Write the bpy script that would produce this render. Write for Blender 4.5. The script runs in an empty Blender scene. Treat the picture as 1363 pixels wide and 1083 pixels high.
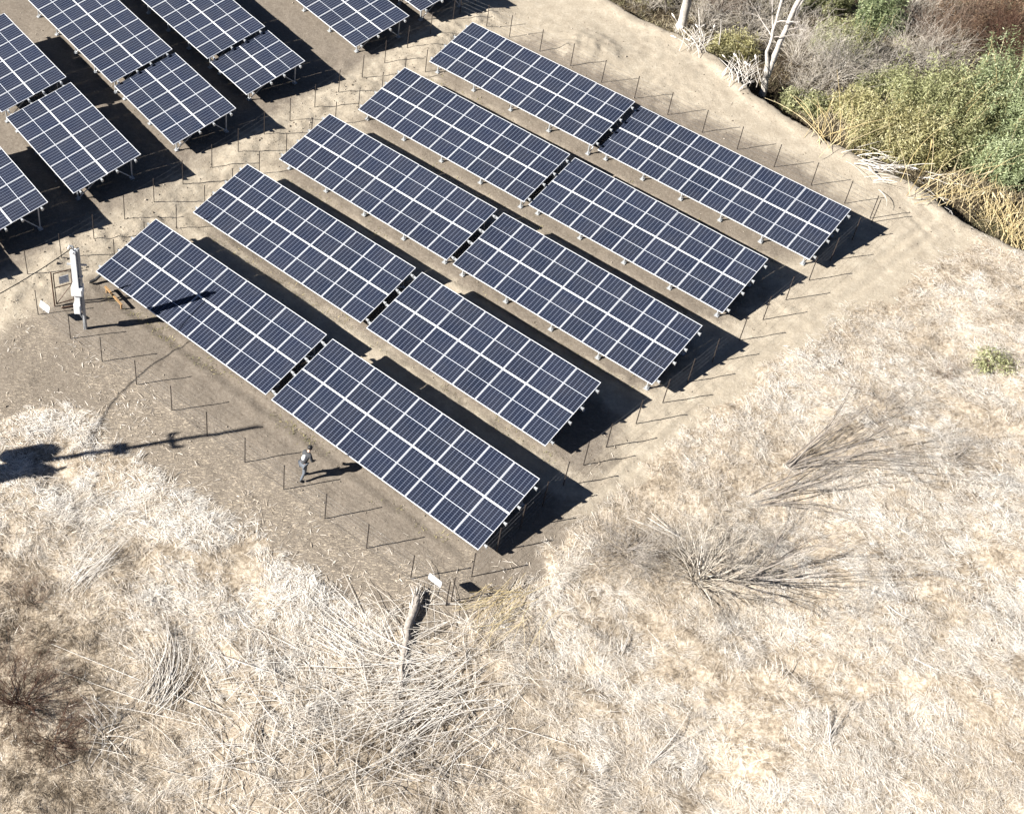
import bpy, bmesh, math, random
import numpy as np
from mathutils import Vector, Matrix, Quaternion

random.seed(7)
RNG = np.random.default_rng(11)
scene = bpy.context.scene
COL = scene.collection

# ------------------------------------------------------------------ camera
F, CX, CY = 1812.53, 438.2, 355.07            # a cropped aerial photograph: the optical axis is off-centre
PITCH, ROLL, CAMH = 0.728471, 0.063571, 40.4746
SUN_AZ, SUN_EL = 0.303311, 0.559638           # direction the light travels / elevation
fw = Vector((0, math.cos(PITCH), -math.sin(PITCH)))
rt0 = Vector((1, 0, 0))
up0 = rt0.cross(fw)
RT = math.cos(ROLL) * rt0 + math.sin(ROLL) * up0
UP = -math.sin(ROLL) * rt0 + math.cos(ROLL) * up0
CPOS = Vector((0, 0, CAMH))
cam_d = bpy.data.cameras.new('camera')
cam = bpy.data.objects.new('camera', cam_d)
COL.objects.link(cam)
m = Matrix((RT, UP, -fw)).transposed().to_4x4()
m.translation = CPOS
cam.matrix_world = m
cam_d.sensor_fit = 'HORIZONTAL'
cam_d.sensor_width = 36
cam_d.lens = F / 1363 * 36
cam_d.shift_x = (681.5 - CX) / 1363
cam_d.shift_y = (CY - 541.5) / 1363
cam_d.clip_start = 0.5
cam_d.clip_end = 5000
scene.camera = cam


def G(px, py, z=0.0):
    """where the survey point of the photograph lies on the level z"""
    d = fw + (px - CX) / F * RT - (py - CY) / F * UP
    p = CPOS + d * ((z - CPOS.z) / d.z)
    return p


# ------------------------------------------------------------------ tagging
def tag(o, label=None, cat=None, group=None, kind=None):
    if label: o['label'] = label
    if cat: o['category'] = cat
    if group: o['group'] = group
    if kind: o['kind'] = kind
    return o


def empty(name, loc, rz=0.0, **k):
    o = bpy.data.objects.new(name, None)
    o.empty_display_size = 0.2
    COL.objects.link(o)
    o.location = loc
    o.rotation_euler = (0, 0, rz)
    return tag(o, **k)


def link(name, me, parent=None, mat4=None):
    o = bpy.data.objects.new(name, me)
    COL.objects.link(o)
    if parent is not None: o.parent = parent
    if mat4 is not None: o.matrix_basis = mat4
    return o


# ------------------------------------------------------------------ mesh builder
class MB:
    def __init__(s):
        s.v = []; s.f = []; s.t = []

    def add(s, vs, fs, tone=0.5):
        b = len(s.v)
        s.v += [tuple(v) for v in vs]
        s.t += [tone] * len(vs)
        s.f += [tuple(b + i for i in f) for f in fs]

    def box(s, lo, hi, M=None, tone=.5):
        (a, b, c), (d, e, f) = lo, hi
        vs = [Vector(p) for p in ((a, b, c), (d, b, c), (d, e, c), (a, e, c), (a, b, f), (d, b, f), (d, e, f), (a, e, f))]
        if M is not None: vs = [M @ v for v in vs]
        s.add(vs, [(0, 3, 2, 1), (4, 5, 6, 7), (0, 1, 5, 4), (1, 2, 6, 5), (2, 3, 7, 6), (3, 0, 4, 7)], tone)

    def tube(s, pts, rad, n=6, tone=.5, cap=True):
        pts = [Vector(p) for p in pts]
        if not hasattr(rad, '__len__'): rad = [rad] * len(pts)
        b = len(s.v)
        prev = None
        for i, p in enumerate(pts):
            d = (pts[min(i + 1, len(pts) - 1)] - pts[max(i - 1, 0)])
            if d.length < 1e-9: d = Vector((0, 0, 1))
            d.normalize()
            if prev is None:
                a = d.orthogonal().normalized()
            else:
                a = prev - d * prev.dot(d)
                a = a.normalized() if a.length > 1e-6 else d.orthogonal().normalized()
            prev = a
            c = d.cross(a)
            for k in range(n):
                w = 2 * math.pi * k / n
                s.v.append(tuple(p + rad[i] * (math.cos(w) * a + math.sin(w) * c)))
                s.t.append(tone)
        for i in range(len(pts) - 1):
            for k in range(n):
                k2 = (k + 1) % n
                s.f.append((b + i * n + k, b + i * n + k2, b + (i + 1) * n + k2, b + (i + 1) * n + k))
        if cap:
            s.f.append(tuple(b + k for k in range(n))[::-1])
            s.f.append(tuple(b + (len(pts) - 1) * n + k for k in range(n)))

    def mesh(s, name, mat, smooth=False):
        me = bpy.data.meshes.new(name)
        me.from_pydata(s.v, [], s.f)
        at = me.attributes.new('tone', 'FLOAT', 'POINT')
        at.data.foreach_set('value', np.array(s.t, dtype=np.float32))
        if mat: me.materials.append(mat)
        if smooth:
            me.polygons.foreach_set('use_smooth', [True] * len(me.polygons))
        me.update()
        return me

    def build(s, name, mat, parent=None, mat4=None, smooth=False):
        return link(name, s.mesh(name, mat, smooth), parent, mat4)


def np_mesh(name, V, quads=None, tris=None, tone=None, mat=None, smooth=False):
    """bulk mesh from arrays: V (n,3), quads (q,4), tris (t,3)"""
    me = bpy.data.meshes.new(name)
    nq = 0 if quads is None else len(quads)
    nt = 0 if tris is None else len(tris)
    me.vertices.add(len(V))
    me.vertices.foreach_set('co', np.ascontiguousarray(V, dtype=np.float32).ravel())
    loops = []
    if nq: loops.append(np.asarray(quads, dtype=np.int32).ravel())
    if nt: loops.append(np.asarray(tris, dtype=np.int32).ravel())
    L = np.concatenate(loops)
    me.loops.add(len(L))
    me.loops.foreach_set('vertex_index', L)
    me.polygons.add(nq + nt)
    st = np.concatenate([np.arange(nq) * 4, nq * 4 + np.arange(nt) * 3]).astype(np.int32)
    me.polygons.foreach_set('loop_start', st)
    if tone is not None:
        at = me.attributes.new('tone', 'FLOAT', 'POINT')
        at.data.foreach_set('value', np.asarray(tone, dtype=np.float32))
    if smooth:
        me.polygons.foreach_set('use_smooth', np.ones(nq + nt, dtype=bool))
    if mat: me.materials.append(mat)
    me.update(calc_edges=True)
    me.validate()
    return me


# ------------------------------------------------------------------ numpy noise and zones
_tab = RNG.random((8, 256, 256))


def vnoise(x, y, seed=0):
    x = np.asarray(x, float) + 1000.37 + seed * 17.3; y = np.asarray(y, float) + 1000.71 + seed * 9.1
    xi = np.floor(x).astype(int); yi = np.floor(y).astype(int)
    fx = x - xi; fy = y - yi
    fx = fx * fx * (3 - 2 * fx); fy = fy * fy * (3 - 2 * fy)
    t = _tab[seed % 8]
    a = t[xi % 256, yi % 256]; b = t[(xi + 1) % 256, yi % 256]
    c = t[xi % 256, (yi + 1) % 256]; d = t[(xi + 1) % 256, (yi + 1) % 256]
    return (a * (1 - fx) + b * fx) * (1 - fy) + (c * (1 - fx) + d * fx) * fy


def fbm(x, y, seed=0, oct=4):
    r = 0; a = 1; s = 0
    for i in range(oct):                                  # every octave turned, so that no lattice shows
        c, d = math.cos(.6 + 1.1 * i + seed), math.sin(.6 + 1.1 * i + seed)
        r = r + a * vnoise((c * x - d * y) * 2.03 ** i, (d * x + c * y) * 2.03 ** i, seed + i); s += a; a *= .5
    return r / s - .5


def wpoly(pts, z=0):
    return np.array([G(*p, z)[:2] for p in pts])


def inside(x, y, poly):
    r = np.zeros(np.shape(x), bool)
    n = len(poly)
    for i in range(n):
        x1, y1 = poly[i]; x2, y2 = poly[(i + 1) % n]
        if y1 == y2: continue
        c = ((y1 > y) != (y2 > y)) & (x < (x2 - x1) * (y - y1) / (y2 - y1) + x1)
        r ^= c
    return r


def dline(x, y, line, closed=False):
    d = np.full(np.shape(x), 1e9)
    n = len(line)
    for i in range(n if closed else n - 1):
        a = line[i]; b = line[(i + 1) % n]
        vx, vy = b - a
        t = np.clip(((x - a[0]) * vx + (y - a[1]) * vy) / (vx * vx + vy * vy + 1e-12), 0, 1)
        d = np.minimum(d, np.hypot(x - a[0] - t * vx, y - a[1] - t * vy))
    return d


def sdist(x, y, poly):
    d = dline(x, y, poly, True)
    return np.where(inside(x, y, poly), d, -d)          # positive inside


def sst(a, b, x):
    t = np.clip((x - a) / (b - a), 0, 1)
    return t * t * (3 - 2 * t)


STRAW = wpoly([(-500, 640), (-200, 575), (0, 562), (60, 543), (110, 562), (150, 592), (200, 622), (260, 662), (310, 697), (370, 737),
               (430, 777), (500, 814), (570, 838), (630, 830), (670, 790), (730, 735), (800, 690), (860, 620), (950, 552),
               (1000, 497), (1100, 437), (1190, 397), (1250, 340), (1310, 318), (1363, 335), (1500, 400), (2300, 700), (2300, 1500), (-700, 1500)])
SCRUB = wpoly([(560, -160), (700, -50), (800, -5), (850, 25), (900, 45), (960, 80), (1010, 130), (1060, 162), (1100, 185), (1150, 215),
               (1220, 245), (1265, 285), (1310, 312), (1363, 333), (1500, 390), (2300, 640), (2500, -300), (700, -600)])
BERM = wpoly([(-60, 440), (60, 372), (150, 320), (250, 262), (340, 205), (430, 150), (500, 110), (580, 62), (660, 20)])
STRIP = wpoly([(40, 450), (150, 520), (250, 590), (350, 660), (450, 730), (540, 792)])
MOUND = np.array(G(775, 65)[:2])
SAND = wpoly([(600, 40), (680, -40), (1500, -300), (1700, 500), (1300, 330), (1250, 340), (1190, 397), (1100, 437), (1000, 497), (940, 560), (860, 625),
              (850, 560), (1000, 420), (1150, 280), (1080, 215), (850, 110), (720, 45)])
TRACK = wpoly([(770, 690), (850, 615), (960, 515), (1060, 440), (1160, 375), (1240, 315), (1180, 255), (1080, 190), (990, 140), (880, 85), (800, 50), (700, 15), (600, -30)])
LANE = wpoly([(20, 455), (120, 500), (220, 565), (330, 645), (450, 735), (540, 800)])
PSI, TILT, INC = -0.699662, 0.248635, 0.005152
DIRA = np.array([math.cos(PSI), math.sin(PSI)]); DIRB = np.array([-math.sin(PSI), math.cos(PSI)])
TABLE_C = {'5L': (4.58, 61.12, .28), '4L': (.94, 56.65, .05), '3L': (-2.75, 52.28, -.04), '2L': (-6.45, 48.37, -.42), '1L': (-10.14, 43.71, -.2)}


def ground(x, y, micro=True):
    x = np.asarray(x, float); y = np.asarray(y, float)
    h = np.zeros(np.shape(x))
    for cx, cy, dz in TABLE_C.values():
        c = np.array([cx, cy]) + DIRA * 4.0 + DIRB * 1.7
        du = (x - c[0]) * DIRA[0] + (y - c[1]) * DIRA[1]
        dv = (x - c[0]) * DIRB[0] + (y - c[1]) * DIRB[1]
        h = h + dz * np.exp(-(du / 5.5) ** 4 - (dv / 2.6) ** 2)
    # level of the far block and the berm between the two blocks
    bl = BERM[-1] - BERM[0]; bn = np.array([-bl[1], bl[0]]) / np.hypot(*bl)
    sd = (x - BERM[0][0]) * bn[0] + (y - BERM[0][1]) * bn[1]
    h = h + 0.229 * sst(-0.5, 1.5, sd) * (1 - sst(30, 60, sd))
    db = dline(x, y, BERM)
    h = h + np.exp(-((db + .5 * fbm(x * .5, y * .5, 1, 2)) / 0.9) ** 2) * (0.10 + .22 * fbm(x * .33, y * .33, 2, 2) + .22 * fbm(x * 2.3, y * 2.3, 4, 4))
    # straw field: hummocky
    ds = sdist(x, y, STRAW) + 1.6 * fbm(x * .8, y * .8, 1, 3)
    ms = sst(-.3, 1.2, ds)
    h = h + ms * (0.10 + 0.75 * fbm(x * .22, y * .22, 3, 2) + 0.34 * fbm(x * .7 + .5 * y, y * 1.3, 4, 4) * sst(.0, 3., ds))
    # river bank: the ground falls away behind the edge
    dk = sdist(x, y, SCRUB) + .5 * fbm(x * .9, y * .9, 5, 3)
    h = h - 1.5 * sst(.0, .45, dk) + sst(.5, 3, dk) * 1.0 * fbm(x * .35, y * .35, 6, 3)
    h = h + .10 * np.exp(-((dk + .5) / .45) ** 2)
    # spoil heap behind the last row
    dm = np.hypot((x - MOUND[0]) / 1.5, y - MOUND[1])
    h = h + .38 * np.exp(-(dm / 1.4) ** 2) * (0.7 + 1.2 * (fbm(x * 1.3, y * 1.3, 0, 3) + .3))
    if micro:
        for ln_, off, am in ((TRACK[:7], (.0, 1.5), .7), (LANE, (-.4, 1.0), .45)):
            dd = dline(x, y, ln_ + np.array([[0, off[0]]])); d2 = dline(x, y, ln_ + np.array([[.4 * off[1], off[1]]]))
            k_ = am * np.clip(.5 + 2.2 * fbm(x * .3, y * .3, 3, 3), 0, 1.3)
            for d_ in (dd, d2):
                h = h + k_ * (-.045 * np.exp(-(d_ / .14) ** 2) + .028 * np.exp(-((d_ - .28) / .10) ** 2))
        near = np.exp(-((x - 6) / 40) ** 4 - ((y - 48) / 40) ** 4)
        h = h + near * (0.10 * fbm(x * .5, y * .5, 7, 3) + .06 * fbm(x * 2.6, y * 2.6, 0, 4) * (.4 + 2.4 * np.clip(fbm(x * .25, y * .25, 2, 2) + .25, 0, 1)))
        # drip line in front of the first row and the rows behind it
        for cx, cy, dz in TABLE_C.values():
            dv = (x - cx) * DIRB[0] + (y - cy) * DIRB[1]; du = (x - cx) * DIRA[0] + (y - cy) * DIRA[1]
            on = sst(-.5, .5, du) * (1 - sst(20.5, 21.5, du))
            h = h + on * (.030 * np.exp(-((dv + .62) / .10) ** 2) - .05 * np.exp(-((dv + .15) / .16) ** 2))
    return h


def gz(x, y):
    return float(ground(np.array([x]), np.array([y]))[0])


def GP(px, py, dz=0.0):
    """point of the terrain seen at a survey point"""
    z = 0.0
    for _ in range(4):
        p = G(px, py, z); z = gz(p.x, p.y)
    p.z = z + dz
    return p


# ------------------------------------------------------------------ node helpers
def new_mat(name):
    mt = bpy.data.materials.new(name); mt.use_nodes = True
    nt = mt.node_tree; nt.nodes.clear()
    out = nt.nodes.new('ShaderNodeOutputMaterial')
    b = nt.nodes.new('ShaderNodeBsdfPrincipled')
    nt.links.new(b.outputs[0], out.inputs[0])
    return mt, nt, b


def N(nt, t, **k):
    n = nt.nodes.new(t)
    for a, v in k.items(): setattr(n, a, v)
    return n


def val(nt, sock, v):
    if hasattr(v, 'links'): nt.links.new(v, sock)
    else: sock.default_value = v


def math_(nt, op, a, b=0.0, c=None, clamp=False):
    n = N(nt, 'ShaderNodeMath', operation=op, use_clamp=clamp)
    val(nt, n.inputs[0], a); val(nt, n.inputs[1], b)
    if c is not None: val(nt, n.inputs[2], c)
    return n.outputs[0]


def noise(nt, scale, detail=4, rough=.55, vec=None, dist=0.0):
    n = N(nt, 'ShaderNodeTexNoise')
    n.inputs['Scale'].default_value = scale; n.inputs['Detail'].default_value = detail
    n.inputs['Roughness'].default_value = rough; n.inputs['Distortion'].default_value = dist
    if vec is not None: nt.links.new(vec, n.inputs['Vector'])
    return n.outputs[0]


def ramp(nt, fac, stops, interp='LINEAR'):
    n = N(nt, 'ShaderNodeValToRGB'); n.color_ramp.interpolation = interp
    el = n.color_ramp.elements
    while len(el) < len(stops): el.new(.5)
    for e, (p, c) in zip(el, stops):
        e.position = p; e.color = (*c, 1)
    nt.links.new(fac, n.inputs[0])
    return n.outputs[0]


def mix(nt, fac, a, b, mode='MIX'):
    n = N(nt, 'ShaderNodeMix', data_type='RGBA', blend_type=mode)
    val(nt, n.inputs[0], fac)
    for s, v in ((n.inputs[6], a), (n.inputs[7], b)):
        if isinstance(v, tuple): s.default_value = (*v, 1)
        else: nt.links.new(v, s)
    return n.outputs[2]


def attr(nt, name):
    return N(nt, 'ShaderNodeAttribute', attribute_name=name).outputs['Fac']


def pos(nt):
    return N(nt, 'ShaderNodeNewGeometry').outputs['Position']


def bump(nt, b, h, strength=.3, dist=.05):
    n = N(nt, 'ShaderNodeBump'); n.inputs['Strength'].default_value = strength; n.inputs['Distance'].default_value = dist
    nt.links.new(h, n.inputs['Height']); nt.links.new(n.outputs[0], b.inputs['Normal'])


def simple(name, col, rough=.6, metal=0.0, var=.12, scale=6, bumps=0.0, spec=.5):
    mt, nt, b = new_mat(name)
    o = N(nt, 'ShaderNodeTexCoord').outputs['Object']
    n = noise(nt, scale, 5, .6, o)
    c1 = tuple(max(0, c * (1 - var)) for c in col); c2 = tuple(min(1, c * (1 + var)) for c in col)
    nt.links.new(ramp(nt, n, [(.3, c1), (.7, c2)]), b.inputs['Base Color'])
    b.inputs['Roughness'].default_value = rough; b.inputs['Metallic'].default_value = metal
    b.inputs['Specular IOR Level'].default_value = spec
    if bumps: bump(nt, b, n, bumps, .02)
    return mt


def tone_mat(name, stops, rough=.8, var_scale=None, spec=.2, trans=0.0, patch=None):
    """colour by the per-blade / per-leaf tone, varied over the plant"""
    mt, nt, b = new_mat(name)
    t = attr(nt, 'tone')
    if var_scale:
        n = noise(nt, var_scale, 3, .5, pos(nt))
        t = math_(nt, 'ADD', t, math_(nt, 'MULTIPLY', math_(nt, 'SUBTRACT', n, .5), .9), clamp=True)
    c = ramp(nt, t, stops)
    if patch:
        n2 = noise(nt, patch[0], 3, .6, pos(nt))
        f = math_(nt, 'MULTIPLY', ramp(nt, n2, [(patch[2], (0, 0, 0)), (patch[2] + .15, (1, 1, 1))]), .55)
        c = mix(nt, f, c, patch[1])
    nt.links.new(c, b.inputs['Base Color'])
    b.inputs['Roughness'].default_value = rough; b.inputs['Specular IOR Level'].default_value = spec
    if trans:
        tr = N(nt, 'ShaderNodeBsdfTranslucent'); nt.links.new(c, tr.inputs[0])
        ms = N(nt, 'ShaderNodeMixShader'); ms.inputs[0].default_value = trans
        out = [n for n in nt.nodes if n.type == 'OUTPUT_MATERIAL'][0]
        nt.links.new(b.outputs[0], ms.inputs[1]); nt.links.new(tr.outputs[0], ms.inputs[2]); nt.links.new(ms.outputs[0], out.inputs[0])
    return mt


# ------------------------------------------------------------------ materials
def ground_material():
    mt, nt, b = new_mat('ground')
    P = pos(nt)
    n1 = noise(nt, .22, 5, .6, P); n2 = noise(nt, 1.3, 6, .65, P); n3 = noise(nt, 7, 5, .7, P); n4 = noise(nt, 26, 3, .6, P)
    # bare soil: grey-tan clay with pale dust and dark crumbs
    soil = ramp(nt, math_(nt, 'ADD', math_(nt, 'MULTIPLY', n1, .5), math_(nt, 'MULTIPLY', n2, .5)),
                [(.32, (.145, .119, .092)), (.5, (.190, .159, .125)), (.68, (.242, .206, .164))])
    soil = mix(nt, .55, soil, ramp(nt, n3, [(.3, (.135, .110, .085)), (.5, (.200, .170, .138)), (.72, (.31, .270, .222))]))
    sand = ramp(nt, math_(nt, 'ADD', math_(nt, 'MULTIPLY', n2, .55), math_(nt, 'MULTIPLY', n3, .45)),
                [(.3, (.29, .243, .184)), (.52, (.40, .345, .267)), (.7, (.53, .47, .375))])
    wob = math_(nt, 'MULTIPLY', math_(nt, 'SUBTRACT', n2, .5), .9)
    fs = ramp(nt, math_(nt, 'ADD', attr(nt, 'sand'), wob), [(.25, (0, 0, 0)), (.75, (1, 1, 1))])
    c = mix(nt, fs, soil, sand)
    dark = ramp(nt, n4, [(.60, (0, 0, 0)), (.70, (1, 1, 1))])
    c = mix(nt, math_(nt, 'MULTIPLY', dark, .45), c, (.10, .08, .06))
    pale = ramp(nt, noise(nt, 34, 3, .6, P), [(.61, (0, 0, 0)), (.70, (1, 1, 1))])
    c = mix(nt, math_(nt, 'MULTIPLY', pale, .40), c, (.50, .44, .36))
    # thin litter of straw lying on the soil
    wv = N(nt, 'ShaderNodeMapping'); wv.inputs['Rotation'].default_value = (0, 0, .6); wv.inputs['Scale'].default_value = (1, 4.5, 1)
    nt.links.new(P, wv.inputs['Vector'])
    lit = noise(nt, 5.5, 5, .7, wv.outputs[0], 1.2)
    litter = ramp(nt, lit, [(.54, (0, 0, 0)), (.62, (1, 1, 1))])
    c = mix(nt, math_(nt, 'MULTIPLY', litter, attr(nt, 'litter')), c, (.58, .49, .37))
    # mat under the dry grass
    stw = ramp(nt, math_(nt, 'ADD', math_(nt, 'MULTIPLY', n3, .6), math_(nt, 'MULTIPLY', n2, .4)),
               [(.36, (.10, .078, .055)), (.5, (.36, .295, .22)), (.66, (.67, .585, .47))])
    fst = ramp(nt, math_(nt, 'ADD', attr(nt, 'straw'), math_(nt, 'MULTIPLY', math_(nt, 'SUBTRACT', n2, .5), 1.2)), [(.35, (0, 0, 0)), (.65, (1, 1, 1))])
    c = mix(nt, fst, c, stw)
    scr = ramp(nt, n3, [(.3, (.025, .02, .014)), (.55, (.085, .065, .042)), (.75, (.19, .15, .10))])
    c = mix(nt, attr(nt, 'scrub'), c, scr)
    nt.links.new(c, b.inputs['Base Color'])
    b.inputs['Roughness'].default_value = .95; b.inputs['Specular IOR Level'].default_value = .1
    hh = math_(nt, 'ADD', math_(nt, 'MULTIPLY', n3, .7), math_(nt, 'MULTIPLY', n4, .35))
    bump(nt, b, hh, .55, .07)
    return mt


def panel_glass():
    mt, nt, b = new_mat('panel_glass')
    uv = N(nt, 'ShaderNodeUVMap').outputs[0]
    sp = N(nt, 'ShaderNodeSeparateXYZ'); nt.links.new(uv, sp.inputs[0])
    u, v = sp.outputs[0], sp.outputs[1]

    def line(c, n, w):
        fr = math_(nt, 'FRACT', math_(nt, 'MULTIPLY', c, n))
        d = math_(nt, 'ABSOLUTE', math_(nt, 'SUBTRACT', fr, .5))
        return math_(nt, 'GREATER_THAN', d, .5 - w)
    lu = line(u, 6, .055)
    lv = line(v, 18, .03)
    bus = line(u, 54, .10)
    mid = math_(nt, 'LESS_THAN', math_(nt, 'ABSOLUTE', math_(nt, 'SUBTRACT', v, .5)), .0062)
    info = N(nt, 'ShaderNodeObjectInfo')
    rnd = info.outputs['Random']
    o = N(nt, 'ShaderNodeTexCoord').outputs['Object']
    n = noise(nt, 2.2, 3, .5, pos(nt))
    cell = mix(nt, math_(nt, 'ADD', math_(nt, 'MULTIPLY', rnd, .6), math_(nt, 'MULTIPLY', n, .4)), (.0050, .0085, .0215), (.0095, .0145, .034))
    cell = mix(nt, math_(nt, 'MULTIPLY', bus, .10), cell, (.30, .31, .34))
    c = mix(nt, math_(nt, 'MULTIPLY', lv, .42), cell, (.20, .24, .29))
    c = mix(nt, math_(nt, 'MULTIPLY', lu, .48), c, (.25, .285, .38))
    c = mix(nt, mid, c, (.62, .65, .70))
    dust = noise(nt, .9, 5, .65, pos(nt))
    c = mix(nt, ramp(nt, dust, [(.35, (.0, .0, .0)), (.8, (.05, .05, .05))]), c, (.30, .27, .22))
    nt.links.new(c, b.inputs['Base Color'])
    b.inputs['Roughness'].default_value = .16
    b.inputs['IOR'].default_value = 1.38
    return mt


M = {}
M['ground'] = ground_material()
M['glass'] = panel_glass()
M['frame'] = simple('aluminium_frame', (.74, .75, .76), .42, .15, .05, 3)
M['steel'] = simple('galvanised_steel', (.46, .475, .485), .45, .35, .14, 5)
M['post'] = simple('dark_fence_post', (.030, .022, .018), .7, 0, .3, 6)
M['wire'] = simple('fence_wire', (.42, .42, .43), .4, .6, .15, 8)
M['white'] = simple('white_paint', (.80, .80, .79), .45, 0, .05, 2)
M['grey'] = simple('grey_pole', (.34, .35, .36), .5, .2, .12, 4)
M['boxgrey'] = simple('box_grey', (.55, .56, .55), .5, 0, .08, 4)
M['black'] = simple('black_rubber', (.015, .015, .016), .5, 0, .2, 6)
M['rust'] = simple('brown_gate_pipe', (.085, .045, .028), .65, .1, .3, 6)
M['orange'] = simple('orange_timber', (.31, .185, .08), .75, 0, .3, 7)
M['plate'] = simple('pale_plate', (.60, .64, .70), .45, 0, .12, 9)
M['concrete'] = simple('concrete', (.42, .41, .39), .85, 0, .15, 8)
STRAW_STOPS = [(0, (.085, .064, .044)), (.18, (.25, .195, .135)), (.42, (.53, .45, .355)), (.70, (.725, .65, .555)), (1, (.87, .825, .755))]
M['straw'] = tone_mat('straw', STRAW_STOPS, .75, .55, .2, .12, (.42, (.62, .50, .35), .64))
M['reed'] = tone_mat('dead_reed', [(0, (.32, .27, .22)), (.4, (.62, .57, .50)), (1, (.84, .80, .74))], .7, None, .2)
M['reedgold'] = tone_mat('gold_reed', [(0, (.34, .25, .11)), (.5, (.60, .48, .25)), (1, (.74, .62, .40))], .7, None, .2)
M['twig'] = tone_mat('grey_twig', [(0, (.10, .085, .075)), (.5, (.27, .24, .21)), (1, (.50, .46, .42))], .8)
M['twigbrown'] = tone_mat('brown_twig', [(0, (.05, .032, .024)), (.5, (.16, .11, .08)), (1, (.34, .26, .20))], .8)
M['twigred'] = tone_mat('red_brown_bramble', [(0, (.022, .012, .009)), (.5, (.075, .036, .024)), (1, (.17, .10, .065))], .8)
M['twigpale'] = tone_mat('pale_twig', [(0, (.16, .13, .10)), (.45, (.46, .41, .34)), (1, (.72, .67, .60))], .8)
M['bark'] = simple('pale_bark', (.46, .42, .37), .85, 0, .35, 9, .6)
M['barkmid'] = simple('weathered_bark', (.30, .265, .23), .9, 0, .45, 11, .8)
M['barkdark'] = simple('grey_bark', (.22, .19, .16), .9, 0, .35, 9, .6)
M['leaf'] = tone_mat('green_leaf', [(0, (.075, .10, .05)), (.42, (.27, .32, .15)), (1, (.58, .64, .40))], .55, .5, .35, .3)
M['leafolive'] = tone_mat('olive_leaf', [(0, (.085, .09, .04)), (.42, (.30, .31, .14)), (1, (.60, .60, .36))], .6, .5, .3, .3)
M['leafyellow'] = tone_mat('yellow_green_leaf', [(0, (.14, .125, .05)), (.42, (.40, .37, .17)), (1, (.66, .62, .38))], .6, .6, .3, .3)
M['leafdry'] = tone_mat('dry_leaf', [(0, (.07, .04, .025)), (.5, (.18, .115, .07)), (1, (.36, .27, .18))], .75, .6, .2, .2)
M['weed'] = tone_mat('roadside_weed', [(0, (.10, .11, .04)), (.5, (.27, .25, .11)), (1, (.52, .44, .24))], .75, .8, .2, .2)
M['under'] = tone_mat('undergrowth', [(0, (.045, .032, .022)), (.3, (.13, .10, .065)), (.6, (.27, .225, .14)), (1, (.50, .44, .33))], .8, .35, .2, .15, (.5, (.11, .12, .05), .52))
M['stone'] = tone_mat('soil_clod', [(0, (.10, .08, .06)), (.5, (.25, .21, .165)), (1, (.48, .43, .36))], .95)
M['skin'] = simple('skin', (.50, .33, .25), .6, 0, .05, 3)
M['jacket'] = simple('grey_jacket', (.045, .047, .052), .85, 0, .10, 12)
M['vest'] = simple('white_shoulder_cloth', (.80, .80, .80), .8, 0, .05, 12)
M['trousers'] = simple('grey_blue_trousers', (.10, .112, .13), .85, 0, .12, 12)
M['hair'] = simple('black_hair', (.012, .011, .011), .6, 0, .2, 20)
M['shoe'] = simple('dark_shoe', (.03, .028, .026), .7, 0, .2, 10)

# ------------------------------------------------------------------ terrain: one sheet, fine where it is seen
def axis(lo, hi, step, far):
    core = np.arange(lo, hi + 1e-6, step)
    out = [hi]; s = step
    while out[-1] < far: s *= 1.25; out.append(out[-1] + s)
    left = [lo]; s = step
    while left[-1] > -far: s *= 1.25; left.append(left[-1] - s)
    return np.concatenate([np.array(left[1:][::-1]), core, np.array(out[1:])])


gx = axis(-24, 48, .13, 1500); gy = axis(14, 84, .13, 1500)
X, Y = np.meshgrid(gx, gy, indexing='ij')
Zg = ground(X, Y)
nx, ny = X.shape
V = np.stack([X.ravel(), Y.ravel(), Zg.ravel()], 1)
idx = np.arange(nx * ny).reshape(nx, ny)
Q = np.stack([idx[:-1, :-1].ravel(), idx[1:, :-1].ravel(), idx[1:, 1:].ravel(), idx[:-1, 1:].ravel()], 1)
me = np_mesh('ground', V, quads=Q, mat=M['ground'], smooth=True)
xr, yr = V[:, 0], V[:, 1]
fld = {}
fld['straw'] = sst(-.6, .6, sdist(xr, yr, STRAW) + 1.6 * fbm(xr * .8, yr * .8, 1, 3))
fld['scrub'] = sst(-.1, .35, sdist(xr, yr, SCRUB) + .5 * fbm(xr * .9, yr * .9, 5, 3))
fld['sand'] = np.clip(sst(-2, 2, sdist(xr, yr, SAND)) + 1.1 * np.exp(-(dline(xr, yr, BERM) / 1.5) ** 2) + .25 * sst(-3, 5, sdist(xr, yr, SAND) + 2) + .5 * np.exp(-(dline(xr, yr, TRACK) / 1.3) ** 2), 0, 1)
ROWS_Z = 0
for cx, cy, dz in TABLE_C.values():                       # dusty lanes between the rows
    dv = (xr - cx) * DIRB[0] + (yr - cy) * DIRB[1]; du = (xr - cx) * DIRA[0] + (yr - cy) * DIRA[1]
    ROWS_Z = ROWS_Z + np.exp(-((dv + .9) / .8) ** 2) * sst(-1, .5, du) * (1 - sst(21, 23, du)) * (0 if (cx, cy) == (-10.14, 43.71) else 1)
fld['sand'] = np.clip(fld['sand'] + .95 * ROWS_Z, 0, 1)
lt = np.exp(-(dline(xr, yr, STRIP) / 1.3) ** 2) + np.exp(-((sdist(xr, yr, STRAW)) / 2.0) ** 2) * (xr < 6)
fld['litter'] = np.clip(lt * (0.5 + 1.6 * (vnoise(xr * .6, yr * .6, 3) - .2)), 0, .9)
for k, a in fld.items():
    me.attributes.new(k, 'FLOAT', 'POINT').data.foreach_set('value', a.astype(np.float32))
tag(link('ground', me), kind='structure')


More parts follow.
